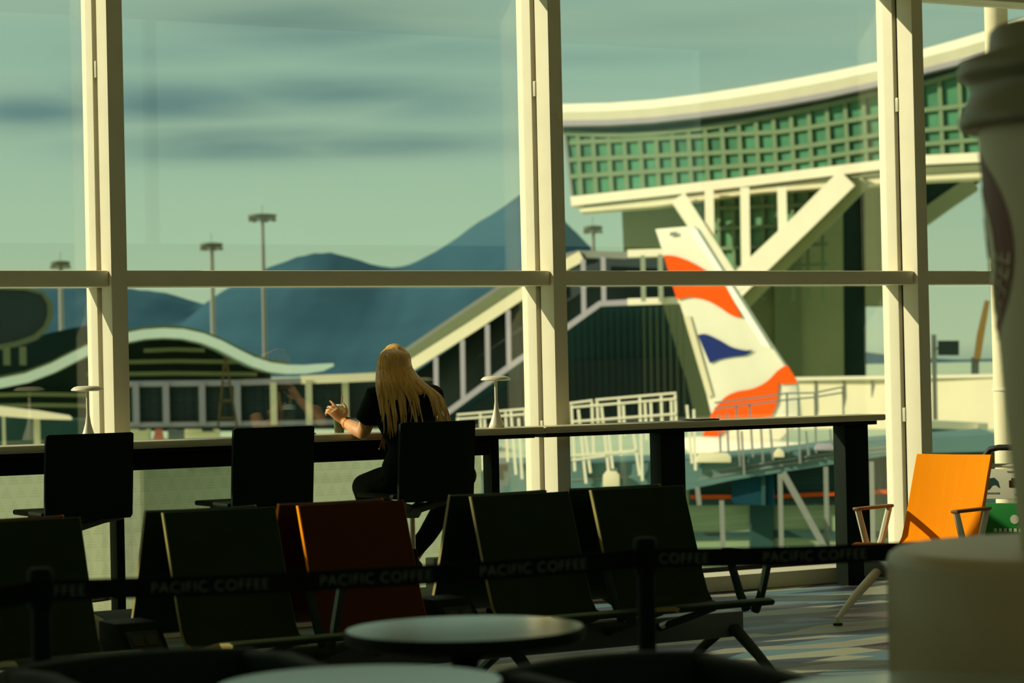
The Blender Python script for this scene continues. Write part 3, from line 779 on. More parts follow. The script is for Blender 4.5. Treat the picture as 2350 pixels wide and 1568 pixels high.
# the round logo wraps the wall; its centre faces left
AC = rad(151); LH = 695 * k; LRZ = 225 * k; LRA = 222 * k
def on_cup(u, v, lift):                      # u along the girth, v up, from the logo's centre
    z = LH + v; r = RB_ + (RT - RB_) * z / HB + lift; a = AC + u / (RB_ + (RT - RB_) * .6)
    return V((r * cos(a), r * sin(a), z))
def disc(name, r0, r1, lift, m, par, n=72, a0=0, a1=2 * PI, mu=6):
    rings = []
    for j in range(mu + 1):
        rr = r0 + (r1 - r0) * j / mu
        rings.append([on_cup(LRA * rr * cos(a0 + (a1 - a0) * q / n), LRZ * rr * sin(a0 + (a1 - a0) * q / n), lift) for q in range(n)])
    top = [[p + (V((p.x, p.y, 0)).normalized() * .0015) for p in r] for r in rings]
    q = MB().loft(rings, cap=False).loft(top, cap=False); q.loft([rings[-1], top[-1]], cap=False)
    return q.build(name, m, par, True)
lg = disc('logo', .001, 1.0, .0012, M['label_brown'], cup)
disc('logo_center',   .001, .65, .0032, M['label_cream'], lg)
for cu_, cv_, ru, rv in ((.28, .20, .16, .10), (.36, -.02, .12, .12), (.24, -.24, .18, .07), (.05, .05, .14, .2), (-.2, -.1, .14, .16)):
    pts = [on_cup(LRA * (cu_ + ru * cos(q * PI / 10)), LRZ * (cv_ + rv * sin(q * PI / 10)), .0055) for q in range(20)]
    MB().prism(pts, V((cos(AC), sin(AC), 0)) * .0012).build('logo_swirl', M['label_green'], lg, True)
vs, fs_ = text_mesh('COFFEE', .115)
wid = max(p.x for p in vs)
q = MB()
for_ = []
for p in vs:                                  # bend the word along the lower right of the brown ring, reading upward
    a = rad(-72) + (p.x / wid) * rad(66); rr = .96 - (p.y / .115) * .34 * 1.25
    for_.append(on_cup(LRA * rr * cos(a), LRZ * rr * sin(a), .0046 + p.z))
q.add(for_, fs_); q.build('lettering', M['label_cream'], lg, True, smooth=False)
vs, fs_ = text_mesh('PACIFIC', .115); wid = max(p.x for p in vs); q = MB(); for_ = []
for p in vs:
    a = rad(165) - (p.x / wid) * rad(75); rr = .66 + (p.y / .115) * .34 * 1.15
    for_.append(on_cup(LRA * rr * cos(a), LRZ * rr * sin(a), .0046 + p.z))
q.add(for_, fs_); q.build('lettering', M['label_cream'], lg, True, smooth=False)

# ------------------------------------------------------------------ CAFE TABLES AND ARMCHAIRS in the foreground
def make_table(R=.27, h=.816):
    t = thing('cafe_table', '', 'table', Matrix.Identity(4), 'round cafe tables')
    MB().lathe([(.001, h - .006), (R - .012, h - .006), (R - .006, h - .003), (R - .006, h), (.001, h)], 72).build('table_top', M['table_top_pale'], t, True)
    MB().lathe([(.001, h - .034), (R - .02, h - .034), (R - .002, h - .026), (R, h - .006), (R - .004, h - .0005), (R - .0058, h - .0005), (R - .0058, h - .0062), (.001, h - .0062)], 72).build('table_edge', M['table_edge'], t, True)
    MB().lathe([(.12, h - .034), (.05, h - .05), (.03, h - .08), (.028, .06), (.04, .03)], 24).build('column', M['table_edge'], t, True)
    MB().lathe([(.001, 0), (.20, 0), (.205, .008), (.19, .016), (.05, .034), (.001, .034)], 40).build('foot_plate', M['table_edge'], t, True)
    return t
tb0 = make_table()
for i, (px, Y, lb) in enumerate(((1066, 5.4, 'round pale cafe table with a black edge, in front of the orange seat'),
                                 (822, 4.5, 'nearest round pale cafe table, cut by the bottom of the frame, centre'),
                                 (2120, 4.22, 'round pale cafe table before the white drum plinth'))):
    o = tb0 if i == 0 else copy_tree(tb0)
    p = at(px, 1450, Y); o.matrix_world = frame((p.x, p.y, 0)); o['label'] = lb
def tub_chair(name, label, cx, cy, rz, w, dp, hb, ha, inner):
    t = thing(name, label, 'armchair', frame((cx, cy, 0), rz))
    MB().box(-w / 2 + .05, w / 2 - .05, -dp / 2, dp / 2 - .06, .30, .45).build('seat', M[inner], t, True, bevel=.03, seg=3)
    # back: gently curved in plan and along the top
    rings = []
    for z, lean in ((.28, 0), (.5, .01), (hb - .03, .02), (hb - .008, .02)):
        ring = []
        for q in range(-6, 7):
            x = w / 2 * q / 6; y = dp / 2 - .06 - .05 * (q / 6) ** 2 + lean
            ring.append(V((x, y, z + (.008 * (1 - (q / 6) ** 2) if z > .6 else 0))))
        ring += [p + V((0, .05, 0)) for p in reversed(ring)]
        rings.append(ring)
    MB().loft(rings).build('backrest', M['armchair_dark'], t, True, bevel=.012)
    for sx in (-1, 1):
        x0, x1 = sorted((sx * w / 2, sx * (w / 2 - .05)))
        MB().prism([(x0, -dp / 2, .28), (x0, dp / 2 - .08, .28), (x0, dp / 2 - .08, hb - .01), (x0, dp / 2 - .25, ha + .015), (x0, -dp / 2, ha)], (x1 - x0, 0, 0)).build('armrest', M['armchair_dark'], t, True, bevel=.014, seg=3)
    for sx in (-1, 1):
        for y in (-dp / 2 + .06, dp / 2 - .12):
            MB().tube([(sx * (w / 2 - .08), y, .30), (sx * (w / 2 - .05), y, 0)], [.02, .014], 10).build('leg', M['table_edge'], t, True)
    return t
def back_at(px, Y, dp): p = at(px, 1490, Y); return p.x + WN.x * (dp / 2 - .04), p.y + WN.y * (dp / 2 - .04)
tub_chair('armchair', 'dark tub armchair with brown seat, at the foot of the first barrier post', *back_at(300, 5.06, .5), WA, .56, .5, .815, .80, 'armchair_brown')
tub_chair('armchair', 'black tub armchair between the nearest table and the table before the plinth', *back_at(1378, 4.72, .46), WA, .48, .46, .83, .80, 'armchair_dark')
# ------------------------------------------------------------------ OUTSIDE: apron, hills and airport buildings
GZ = -7.0
struct('apron_ground', MB().box(-2500, 2500, 17.5, 2900, GZ - 1, GZ), M['apron'], 'pale concrete airport apron outside the window')
def hill(name, label, pts, Y0, Y1, Y2, seed, m):
    rnd = random.Random(seed); rings = []
    # finer ridge line
    fine = []
    for (x0, y0), (x1, y1) in zip(pts, pts[1:]):
        n = max(1, int(abs(x1 - x0) / 18))
        for q in range(n): fine.append((x0 + (x1 - x0) * q / n, y0 + (y1 - y0) * q / n + (rnd.uniform(-1.5, 1.5) if q else 0)))
    fine.append(pts[-1]); NR = 9
    for x, y in fine:
        top = at(x, y, Y1); ring = []
        for j in range(NR):
            u = j / (NR - 1); Y = Y0 + (Y1 - Y0) * u
            z = GZ - 2 + (top.z - GZ + 2) * (u ** 1.25) + (rnd.uniform(-.012, .012) * (top.z - GZ) if 0 < j < NR - 1 else 0)
            ring.append(V((top.x * (.6 + .4 * u) + .4 * (1 - u) * top.x, Y, min(z, H + (top.z - H) * Y / Y1 * .999))))
        ring.append(V((top.x, Y2, GZ - 2)))
        rings.append(ring)
    return struct(name, MB().loft(rings, closed=False, cap=False), m, label)
hill('mountain', 'dark blue mountain range with two peaks across the water', [(-500, 640), (-100, 652), (150, 655), (300, 662), (380, 672), (430, 687), (468, 698), (505, 672), (560, 640), (615, 614), (680, 590), (720, 581), (758, 579), (800, 590),
      (850, 606), (900, 614), (940, 607), (1000, 577), (1050, 545), (1100, 508), (1150, 478), (1195, 445), (1235, 440), (1270, 470), (1300, 512), (1350, 562), (1420, 610), (1500, 660), (1620, 720), (1800, 780), (2100, 830), (2700, 838)], 3000, 4200, 5600, 3, M['mountain'])

# wave-roofed terminal, far left
BT = frame(at(450, 860, 262))
wt_ = thing('wave_roof_terminal', 'distant terminal under a pale wave shaped roof, before the mountains', 'building', BT)
wave = [(-260, 905), (-120, 895), (0, 880), (60, 868), (120, 845), (165, 822), (210, 800), (250, 784), (290, 775), (330, 767), (375, 764), (420, 766), (465, 776), (505, 792), (545, 813), (580, 830), (620, 843), (660, 848), (700, 848), (740, 844), (766, 837)]
strip(MB(), wave, [22] * 16 + [22, 21, 20, 16, 6], lambda x: 252 - x * .02, 30).build('roof', M['roof_pale'], wt_)
strip(MB(), [(x, y - 14) for x, y in wave[:-3]], 6, lambda x: 253 - x * .02, 28).build('roof_ridge', M['roof_edge'], wt_)
body_pts = [(x, y + 9) for x, y in wave[:-4]] + [(640, 990), (-260, 990)]
sheet(MB(), body_pts, 258, 40).build('wall', M['ext_teal_dark'], wt_)
for y0, x0, x1 in ((802, 330, 470), (829, 250, 560), (857, 200, 590), (905, -60, 210), (930, -60, 240)):
    strip(MB(), [(x0, y0 + 3), ((x0 + x1) / 2, y0), (x1, y0 + 2)], 9, 256.5, .6).build('louvre', M['ext_olive'], wt_)
# colonnaded pier in front of it
cb = thing('colonnade_building', 'low pier with a pale row of posts and dark windows, beyond the counter', 'building', frame(at(590, 970, 182)))
sheet(MB(), [(285, 885), (690, 872), (905, 860), (905, 985), (285, 985)], 181, 12).build('glazing', M['ext_glass_dark'], cb)
strip(MB(), [(280, 882), (540, 879), (690, 874)], 13, 180, 1.2).build('roof_beam', M['ext_lilac'], cb)  # left stretch of the beam, its shade put into the lilac
strip(MB(), [(690, 872), (800, 868), (905, 863)], 19, lambda x: 180 - (x - 690) * .012, 1.2).build('roof_beam', M['ext_cream'], cb)
strip(MB(), [(285, 976), (620, 972), (905, 966)], 11, 180, 1.2).build('base_wall', M['ext_lilac'], cb)
for x in (311, 380, 463, 544, 627, 708, 792, 872):
    strip(MB(), [(x, 878 if x < 700 else 872), (x + 2, 976)], 15, 179.6, .8).build('post', M['ext_lilac'] if x < 600 else M['ext_cream'], cb)  # left posts carry shade in their lilac, right posts sunlight in their cream
q = MB()
for x in range(300, 900, 20): strip(q, [(x, 884), (x + 2, 970)], 2.2, 180.8, .15)
for y in (905, 930, 952): strip(q, [(290, y + 4), (900, y - 12)], 2.2, 180.7, .15)
q.build('window_grid', M['ext_slate'], cb)
# dark rounded terminal at the far left
ct = thing('rounded_terminal', 'dark rounded terminal end with a pale rim, seen left of the first mullion', 'building', frame(at(40, 780, 225)))
sheet(MB(), [(-260, 655), (0, 660), (60, 664), (95, 675), (108, 695), (110, 720), (100, 748), (78, 768), (40, 782), (0, 790), (-260, 800)], 225, 20).build('wall', M['ext_glass_dark'], ct)
strip(MB(), [(-260, 654), (0, 659), (60, 663), (98, 673), (114, 695), (116, 722), (106, 752), (82, 774), (42, 789), (0, 797), (-260, 806)], [7, 7, 7, 8, 12, 13, 13, 13, 12, 11, 10], 224.6, 2).build('rim', M['rim_olive'], ct)
sheet(MB(), [(-260, 800), (60, 780), (115, 764), (170, 752), (222, 745), (222, 815), (70, 900), (-260, 940)], 300, 10).build('lower_wall', M['ext_teal_dark'], ct)
for x in (15, 52): strip(MB(), [(x, 796), (x + 1, 838)], 16, 224.5, 3).build('support', M['ext_olive_dark'], ct)
# small canopy, lower left
ca = thing('apron_canopy', 'small cream canopy on posts standing on the apron at the far left', 'canopy', frame(at(60, 1010, 120)))
sheet(MB(), [(-120, 928), (0, 936), (90, 946), (165, 958), (165, 964), (88, 962), (0, 955), (-120, 952)], lambda x: 121 - (x + 120) * .012, 6).build('roof', M['ext_cream'], ca)
for x in (8, 84): strip(MB(), [(x, 955), (x + 2, 1032)], 15 if x > 50 else 8, 119.5, .3).build('post', M['ext_cream'], ca)
sheet(MB(), [(-120, 955), (240, 965), (240, 1040), (-120, 1040)], 128, 4).build('wall', M['ext_slate'], ca)
# four floodlight masts
for px, top, bot, Y, w, lb in ((606, 490, 990, 300, 11, 'tallest floodlight mast, standing in front of the wave roof'), (487, 556, 762, 390, 13, 'floodlight mast rising behind the crest of the wave roof'),
                               (140, 598, 765, 450, 13, 'floodlight mast beside the rounded terminal'), (1361, 517, 572, 420, 12, 'floodlight mast top between the mullion and the sky bridge')):
    t = thing('floodlight_mast', lb, 'light mast', frame(at(px, bot, Y)), 'floodlight masts'); k = Y / FPX
    a, b = at(px - (bot - top) * .008, top + 10, Y), at(px + (bot - top) * .012, bot, Y); b = V((b.x, b.y, GZ))
    MB().tube([a, (a + b) / 2, b], [w * .38 * k, w * .45 * k, w * .55 * k], 10).build('pole', M['mast_grey'], t)
    hw = 33 * k if px == 606 else 26 * k if px == 487 else 22 * k
    hm = MB().lathe([(.001, -6 * k), (hw * .8, -6 * k), (hw, -2 * k), (hw, 3 * k), (hw * .5, 5 * k), (.001, 5 * k)], 20, Matrix.Translation(a + V((0, 0, 4 * k))))
    h_ = hm.build('lamp_ring', M['mast_head'], t)
    for q in range(6):
        an = q * PI / 3 + .3
        MB().box(-5 * k, 5 * k, -3 * k, 3 * k, -9 * k, -1 * k, Matrix.Translation(a + V((hw * .82 * cos(an), hw * .82 * sin(an), 0)))).build('floodlight', M['mast_grey'], h_)
    MB().tube([a + V((0, 0, 5 * k)), a + V((0, 0, 30 * k))], .8 * k, 6).build('rod', M['mast_grey'], t)

# enclosed ramp climbing from the pier to the upper link
rb = thing('ramp_bridge', 'enclosed sloping passenger ramp with pale roof beam and posts behind the middle mullion', 'bridge', frame(at(1150, 950, 172)))
RY = lambda x: 170 - (x - 930) * .025
strip(MB(), [(880, 838), (939, 799), (1045, 727), (1153, 655), (1240, 600), (1330, 578)], 9, lambda x: RY(x) + 3, 5).build('roof_edge', M['ext_grey'], rb)
sheet(MB(), [(880, 842), (939, 803), (1045, 731), (1153, 659), (1240, 604), (1240, 650), (1150, 705), (1040, 782), (930, 858), (880, 880)], lambda x: RY(x) + 2.4, .8).build('roof_slope', M['rim_olive'], rb)
strip(MB(), [(880, 885), (940, 841), (1080, 752), (1216, 662), (1300, 606), (1335, 588)], 25, RY, 2).build('roof_beam', M['ext_cream'], rb)
strip(MB(), [(1330, 583), (1440, 586)], 16, lambda x: RY(x) + .3, 2).build('roof_beam', M['ext_grey'], rb)
strip(MB(), [(1440, 582), (1560, 578)], 17, lambda x: 156.6 - (x - 1440) * .025, 2).build('roof_beam', M['ext_white'], rb)
strip(MB(), [(1020, 952), (1168, 842), (1300, 752), (1377, 697), (1440, 694)], 13, lambda x: RY(x) - .2, 1.2).build('floor_beam', M['ext_lilac'], rb)
strip(MB(), [(1440, 693), (1560, 689)], 15, lambda x: 156.2 - (x - 1440) * .025, 1.2).build('floor_beam', M['ext_white'], rb)
for x, y0, y1, m in ((1000, 820, 960, 'ext_lilac'), (1061, 780, 915, 'ext_lilac'), (1118, 745, 868, 'ext_lilac'), (1166, 712, 838, 'ext_lilac'), (1338, 596, 722, 'ext_lilac'), (1384, 590, 694, 'ext_lilac'), (1475, 586, 692, 'ext_white'), (1515, 584, 692, 'ext_white')):
    strip(MB(), [(x, y0), (x + 2, y1)], 11, lambda x: RY(x) - .1 if x < 1440 else 153.5, .8).build('post', M[m], rb)
sheet(MB(), [(930, 870), (1040, 795), (1150, 715), (1240, 655), (1330, 592), (1560, 584), (1560, 690), (1380, 696), (1170, 842), (1020, 952), (930, 990)], lambda x: RY(x) + 4, 2).build('glazing', M['ext_glass_dark'], rb)
# dark finned hall below the link
fh = thing('finned_hall', 'dark hall with fine vertical fins below the upper link', 'building', frame(at(1430, 960, 186)))
sheet(MB(), [(930, 985), (1030, 948), (1170, 850), (1378, 702), (1520, 694), (1570, 860), (1600, 985)], 186, 20).build('wall', M['ext_slate'], fh)
sheet(MB(), [(1000, 985), (1170, 880), (1310, 830), (1556, 818), (1575, 870), (1600, 985)], 185.4, .5).build('window_band', M['ext_glass_dark'], fh)
for i, x in enumerate(range(1312, 1570, 15)):
    strip(MB(), [(x, 745 if x < 1340 else 705), (x + 4, 950)], 2.6, 185, .3).build('fin', M['ext_slate'] if i < 11 else M['ext_olive_dark'], fh)

# ---- the sky bridge
YB = lambda x: 1 / (1 / 350 + (1 / 293 - 1 / 350) * (x - 1310) / 960)
sb = thing('sky_bridge', 'huge white and green glass sky bridge with curved roof spanning above the tail fin', 'bridge', frame(at(1800, 870, 325)))
def interp(tab, x):
    for (x0, y0), (x1, y1) in zip(tab, tab[1:]):
        if x <= x1: return y0 + (y1 - y0) * (x - x0) / (x1 - x0)
    return tab[-1][1]
roof_t = [(1180, 236), (1288, 239), (1400, 236), (1500, 229), (1600, 217), (1700, 202), (1800, 185), (1900, 166), (2040, 137), (2120, 112), (2200, 90), (2260, 72), (2350, 42), (2500, -10)]
roof_b = [(1180, 274), (1288, 277), (1400, 275), (1500, 269), (1600, 258), (1700, 245), (1800, 229), (1900, 211), (2040, 180), (2120, 156), (2200, 136), (2260, 120), (2350, 92), (2500, 40)]
fac_t = [(1180, 300), (1296, 305), (1400, 310), (1480, 308), (1600, 295), (1700, 280), (1800, 262), (1920, 236), (2040, 208), (2120, 192), (2232, 158), (2350, 120), (2500, 72)]
fac_b = [(1180, 458), (1312, 449), (1500, 428), (1700, 406), (1800, 394), (2040, 367), (2120, 358), (2270, 350), (2500, 338)]
xs = list(range(1200, 2501, 25))
r = []
for x in xs:
    A, B = at(x, interp(roof_t, x), YB(x) - 3), at(x, interp(roof_b, x), YB(x) - 3); n = V((.55, .83, 0)) * 22; mid_ = (A + B) / 2 + V((-.3, -.4, 0)) * 1.2
    r.append([A, mid_, B, B + n, A + n + V((0, 0, 1))])
MB().loft(r).build('roof', M['ext_white'], sb)
r = []
for x in xs:
    A, B = at(x, interp(roof_b, x), YB(x) - 3.4), at(x, interp(roof_b, x) + 12, YB(x) - 3.4); n = V((0, 8, 0)); r.append([A, B, B + n, A + n])
MB().loft(r).build('fascia', M['ext_lilac'], sb)
gl = [(x, interp(roof_b, x) + 10) for x in range(1292, 2501, 52)] + [(x, interp(fac_b, x)) for x in range(2500, 1311, -52)]
gl[-1] = (1313, 449)
sheet(MB(), gl, YB, 16).build('glazing', M['facade_green'], sb)
strip(MB(), [(x, (interp(roof_b, x) + 13 + interp(fac_t, x)) / 2) for x in range(1292, 2501, 40)], [max(6, interp(fac_t, x) - interp(roof_b, x) - 10) for x in range(1292, 2501, 40)], lambda x: YB(x) - .4, 1).build('clerestory', M['ext_slate'], sb)
q = MB()
top_l = [(x, interp(fac_t, x)) for x in range(1296, 2501, 40)]
strip(q, top_l, 11, lambda x: YB(x) - .8, .7)
for tab in ([(1301, 328), (1799, 302), (2036, 262), (2270, 236), (2500, 200)], [(1305, 367), (1799, 343), (2036, 306), (2270, 286), (2500, 262)], [(1310, 405), (1799, 374), (2036, 338), (2270, 318), (2500, 300)]):
    strip(q, [(x, interp(tab, x)) for x in range(1306, 2501, 60)], 10, lambda x: YB(x) - .7, .6)
x = 1330
while x < 2480:
    st = 35 + (x - 1330) * .012
    strip(q, [(x - 5, interp(fac_t, x)), (x + 3, interp(fac_b, x))], 9.5, lambda x: YB(x) - .6, .5); x += st
q.build('facade_grid', M['facade_bar'], sb)
strip(MB(), [(1296, 305), (1313, 452)], 6, lambda x: YB(x) - .6, .6).build('end_frame', M['ext_grey'], sb)
strip(MB(), [(1310, 462), (1500, 441), (1700, 418), (1800, 406), (2040, 376), (2120, 367), (2270, 360), (2500, 350)], 22, lambda x: YB(x) - 2.5, 6).build('lower_beam', M['ext_white'], sb)
strip(MB(), [(1330, 480), (1500, 464), (1700, 438), (1740, 433), (2040, 411), (2120, 405), (2270, 398), (2500, 388)], [14, 19, 18, 18, 17, 17, 17, 17], lambda x: YB(x) - 1.5, 6).build('lower_beam', M['ext_cream'], sb)
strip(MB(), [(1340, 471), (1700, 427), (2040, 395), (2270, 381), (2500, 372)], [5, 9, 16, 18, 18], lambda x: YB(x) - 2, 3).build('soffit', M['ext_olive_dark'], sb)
ST = lambda x: YB(x) - 6
strip(MB(), [(1944, 408), (1840, 512), (1735, 612), (1640, 705)], [50, 48, 50, 54], ST, 3).build('strut', M['ext_white'], sb)
strip(MB(), [(1556, 452), (1600, 520), (1700, 672)], [36, 34, 30], ST, 3).build('strut', M['ext_white'], sb)
strip(MB(), [(1985, 415), (1880, 520), (1770, 630), (1700, 700)], [26, 30, 30, 30], lambda x: ST(x) + 3, 6).build('strut_side', M['ext_olive'], sb)
for x, y1 in ((1627, 585), (1709, 640), (1794, 560)):
    strip(MB(), [(x, 430), (x + 3, y1)], 21, lambda x: ST(x) + .5, 2).build('post', M['ext_white'], sb)
sheet(MB(), [(1560, 440), (1960, 395), (1800, 600), (1720, 700), (1660, 700)], lambda x: YB(x) + 4, 3).build('stair_glazing', M['ext_stair_glass'], sb)
q = MB()
for x in range(1580, 1900, 34): strip(q, [(x, 430), (x + 3, 690)], 7, lambda x: YB(x) + 3.2, .5)
for y in (478, 524, 570, 616): strip(q, [(1560, y + 4), (1900, y - 10)], 8, lambda x: YB(x) + 3, .5)
q.build('stair_grid', M['facade_bar'], sb)
# piers
pr = thing('bridge_pier', 'tall olive concrete pier holding the sky bridge, right of the tail fin', 'pier', frame(at(1880, 870, 345)))
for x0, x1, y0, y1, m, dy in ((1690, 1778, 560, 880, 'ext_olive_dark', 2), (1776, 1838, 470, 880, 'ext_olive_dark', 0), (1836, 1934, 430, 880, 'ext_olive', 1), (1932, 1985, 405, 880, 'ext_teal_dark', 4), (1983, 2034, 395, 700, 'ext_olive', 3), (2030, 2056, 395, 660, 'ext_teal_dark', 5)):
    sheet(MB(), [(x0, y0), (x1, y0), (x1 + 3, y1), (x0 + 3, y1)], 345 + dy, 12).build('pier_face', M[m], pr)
strip(MB(), [(2110, 505), (2180, 455), (2235, 418)], 34, 352, 6).build('strut', M['ext_olive'], pr)
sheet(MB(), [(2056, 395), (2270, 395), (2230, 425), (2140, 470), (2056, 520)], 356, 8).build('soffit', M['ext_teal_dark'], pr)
pl_ = thing('bridge_abutment', 'plain olive concrete block under the left end of the sky bridge, behind the fin', 'pier', frame(at(1500, 950, 340)))
sheet(MB(), [(1427, 483), (1570, 465), (1682, 700), (1682, 960), (1500, 960), (1500, 700), (1432, 600)], 352, 12).build('block', M['ext_olive'], pl_)
sheet(MB(), [(1500, 695), (1600, 690), (1660, 960), (1556, 960)], 210, 3).build('buttress', M['ext_olive'], pl_)

# ---- the aircraft: its tail fin, with the fuselage behind the counter
AY = lambda x: 114 - (x - 1500) * .0165
ac = thing('aircraft', 'parked airliner with red, white and blue tail fin', 'aircraft', frame(at(1700, 1000, 112)))
fin_pts = [(1503, 526), (1572, 520), (1590, 519), (1602, 527), (1640, 588), (1700, 684), (1760, 778), (1806, 846), (1828, 878), (1836, 962), (1788, 1010), (1640, 1010), (1634, 962), (1612, 870), (1575, 745), (1540, 638)]
fr = MB(); n = len(fin_pts)
A = [at(x, y, AY(x)) for x, y in fin_pts]; nv = V((-.66, -.75, 0))
cen = sum(A, V()) / n
def lens(k, lift): return [cen + (p - cen) * k + nv * lift for p in A]
fr.loft([lens(.985, 0), lens(1, -.03), lens(1, -.17), lens(.985, -.2)])
fin = fr.build('tail_fin', M['tail_white'], ac)
def decal(name, pts, m, lift=.09, par=fin):
    P = [at(x, y, AY(x)) + nv * lift for x, y in pts]; return MB().prism(P, nv * .012).build(name, M[m], par)
def curve(pts, k=4):
    out = []
    for i in range(len(pts) - 1):
        q0, q1, q2, q3 = (V((*pts[j], 0)) for j in (max(i - 1, 0), i, i + 1, min(i + 2, len(pts) - 1)))
        for j in range(k):
            u = j / k; p = .5 * ((2 * q1) + (q2 - q0) * u + (2 * q0 - 5 * q1 + 4 * q2 - q3) * u * u + (3 * q1 - q0 - 3 * q2 + q3) * u ** 3); out.append((p.x, p.y))
    return out + [pts[-1]]
decal('upper_red_flash', curve([(1526, 586), (1552, 588), (1590, 602), (1632, 628), (1668, 655)]) + curve([(1668, 656), (1686, 690), (1706, 729)]) + curve([(1704, 729), (1682, 724), (1650, 703), (1620, 688), (1588, 682), (1556, 688)]), 'tail_red')
decal('blue_flash', curve([(1604, 769), (1622, 767), (1650, 779), (1680, 796), (1712, 804), (1732, 803)]) + curve([(1730, 804), (1714, 815), (1686, 819), (1654, 825), (1632, 834)]), 'tail_blue')
decal('lower_red_flash', curve([(1612, 1009), (1636, 950), (1662, 916), (1690, 900), (1730, 892), (1762, 876), (1786, 852)]) + [(1790, 870), (1786, 925), (1772, 956), (1730, 962), (1668, 986), (1644, 1009)], 'tail_red')
decal('red_tip', curve([(1786, 852), (1800, 842), (1810, 838)]) + [(1832, 874), (1832, 880), (1792, 882)], 'tail_red')
decal('rudder_shade', [(1572, 728), (1586, 724), (1638, 908), (1626, 912)], 'ext_cream', .08)  # rudder strip in shade, the shade painted as a duller tone
decal('leading_edge', [(1588, 521), (1601, 528), (1640, 589), (1700, 685), (1758, 777), (1772, 800), (1752, 792), (1690, 696), (1628, 596), (1590, 540)], 'leading_edge', .07)
decal('fin_mark', [(1540, 534), (1556, 532), (1557, 540), (1541, 542)], 'ext_grey')
fu = MB(); ringsF = []
for px, py, rr in ((1560, 1012, 6), (1600, 1028, 26), (1680, 1056, 52), (1800, 1090, 74), (1920, 1110, 84), (2060, 1120, 84)):
    c = at(px, py, AY(px) - .5); R_ = rr * 112 / FPX
    ringsF.append([c + V((0, 0, R_ * sin(q * PI / 12))) + V((.75, -.66, 0)).cross(V((0, 0, 1))) * (R_ * cos(q * PI / 12)) for q in range(24)])
fu.loft(ringsF).build('fuselage', M['tail_white'], ac)
for px in (1700, 1850, 2000):                  # gear legs carry it to the apron
    c = at(px, 1100, AY(px) - .3); MB().tube([c, V((c.x, c.y, GZ))], [.25, .3], 10).build('gear_leg', M['mast_grey'], ac)
# ---- things on the apron
def small_tail(px, py, h, w, Y, label):
    t = thing('small_aircraft', label, 'aircraft', frame(at(px, py + h, Y)), 'far aircraft tails')
    sheet(MB(), [(px - w * .2, py), (px + w * .25, py), (px + w * .5, py + h), (px - w * .5, py + h)], lambda x: Y - (x - px) * .03, .3).build('tail_fin', M['vehicle_red'], t)
    c0 = at(px, py + h * 1.25, Y + 1); k = Y / FPX
    MB().tube([c0 + V((-w * 1.6 * k, 0, .3)), c0 + V((-w * .4 * k, 0, 0)), c0 + V((w * 2.0 * k, 0, 0)), c0 + V((w * 2.6 * k, 0, 0))], [h * .08 * k, h * .3 * k, h * .3 * k, h * .1 * k], 14).build('fuselage', M['tail_white'], t)
    MB().tube([c0, V((c0.x, c0.y, GZ))], .3, 8).build('gear_leg', M['mast_grey'], t)
small_tail(364, 972, 38, 26, 240, 'far red aircraft tail over the counter, beside the first mullion')
small_tail(1083, 957, 32, 34, 230, 'far red aircraft tail over the counter, just right of the woman')
def vehicle(px, py, w, h, Y, m, label):
    k = Y / FPX; c = at(px, py, Y)
    t = thing('apron_vehicle', label, 'vehicle', frame((c.x, c.y, GZ)), 'vehicles on the apron'); hw, hh = w * k / 2, h * k; z0 = c.z - GZ
    b = MB().prism([(-hw, 0, .45), (hw, 0, .45), (hw, 0, z0 + hh * .5), (hw * .55, 0, z0 + hh), (-hw * .9, 0, z0 + hh), (-hw, 0, z0 + hh * .6)], (0, 2.0, 0)).build('body', M[m], t, True, bevel=.08)
    MB().prism([(hw * .05, -.02, z0 + hh * .5), (hw * .85, -.02, z0 + hh * .5), (hw * .5, -.02, z0 + hh * .9), (hw * .05, -.02, z0 + hh * .9)], (0, .03, 0)).build('window', M['ext_glass_dark'], b, True)
    for x in (-hw * .65, hw * .65):
        for y in (.05, 1.75):
            w_ = MB().lathe([(.001, -.12), (.4, -.12), (.45, -.06), (.45, .06), (.4, .12), (.001, .12)], 18); R = Matrix.Translation((x, y + .1, .45)) @ Matrix.Rotation(PI / 2, 4, 'X'); w_.v = [R @ p for p in w_.v]
            w_.build('wheel', M['rubber'], t, True)
vehicle(462, 1003, 76, 24, 205, 'vehicle_cream', 'cream apron vehicle seen over the counter between the two empty bar chairs')
vehicle(318, 998, 44, 20, 225, 'vehicle_cream', 'small cream apron vehicle just right of the first mullion')
vehicle(405, 998, 40, 22, 232, 'ext_grey', 'grey apron vehicle right of the far red tail')
vehicle(640, 1000, 50, 16, 215, 'ext_grey', 'grey apron vehicle behind the second bar chair')
# far traffic cone-like tower (lit scaffold) seen behind the mast
tw_ = thing('lattice_tower', 'slender brown lattice tower before the dark pier windows', 'tower', frame(at(520, 985, 170)))
for a, b in (((500, 985), (516, 820)), ((545, 985), (518, 820)), ((503, 960), (540, 960)), ((506, 920), (533, 920)), ((510, 880), (526, 880))):
    strip(MB(), [a, b], 5, 170, .3).build('bar', M['tower_brown'], tw_)

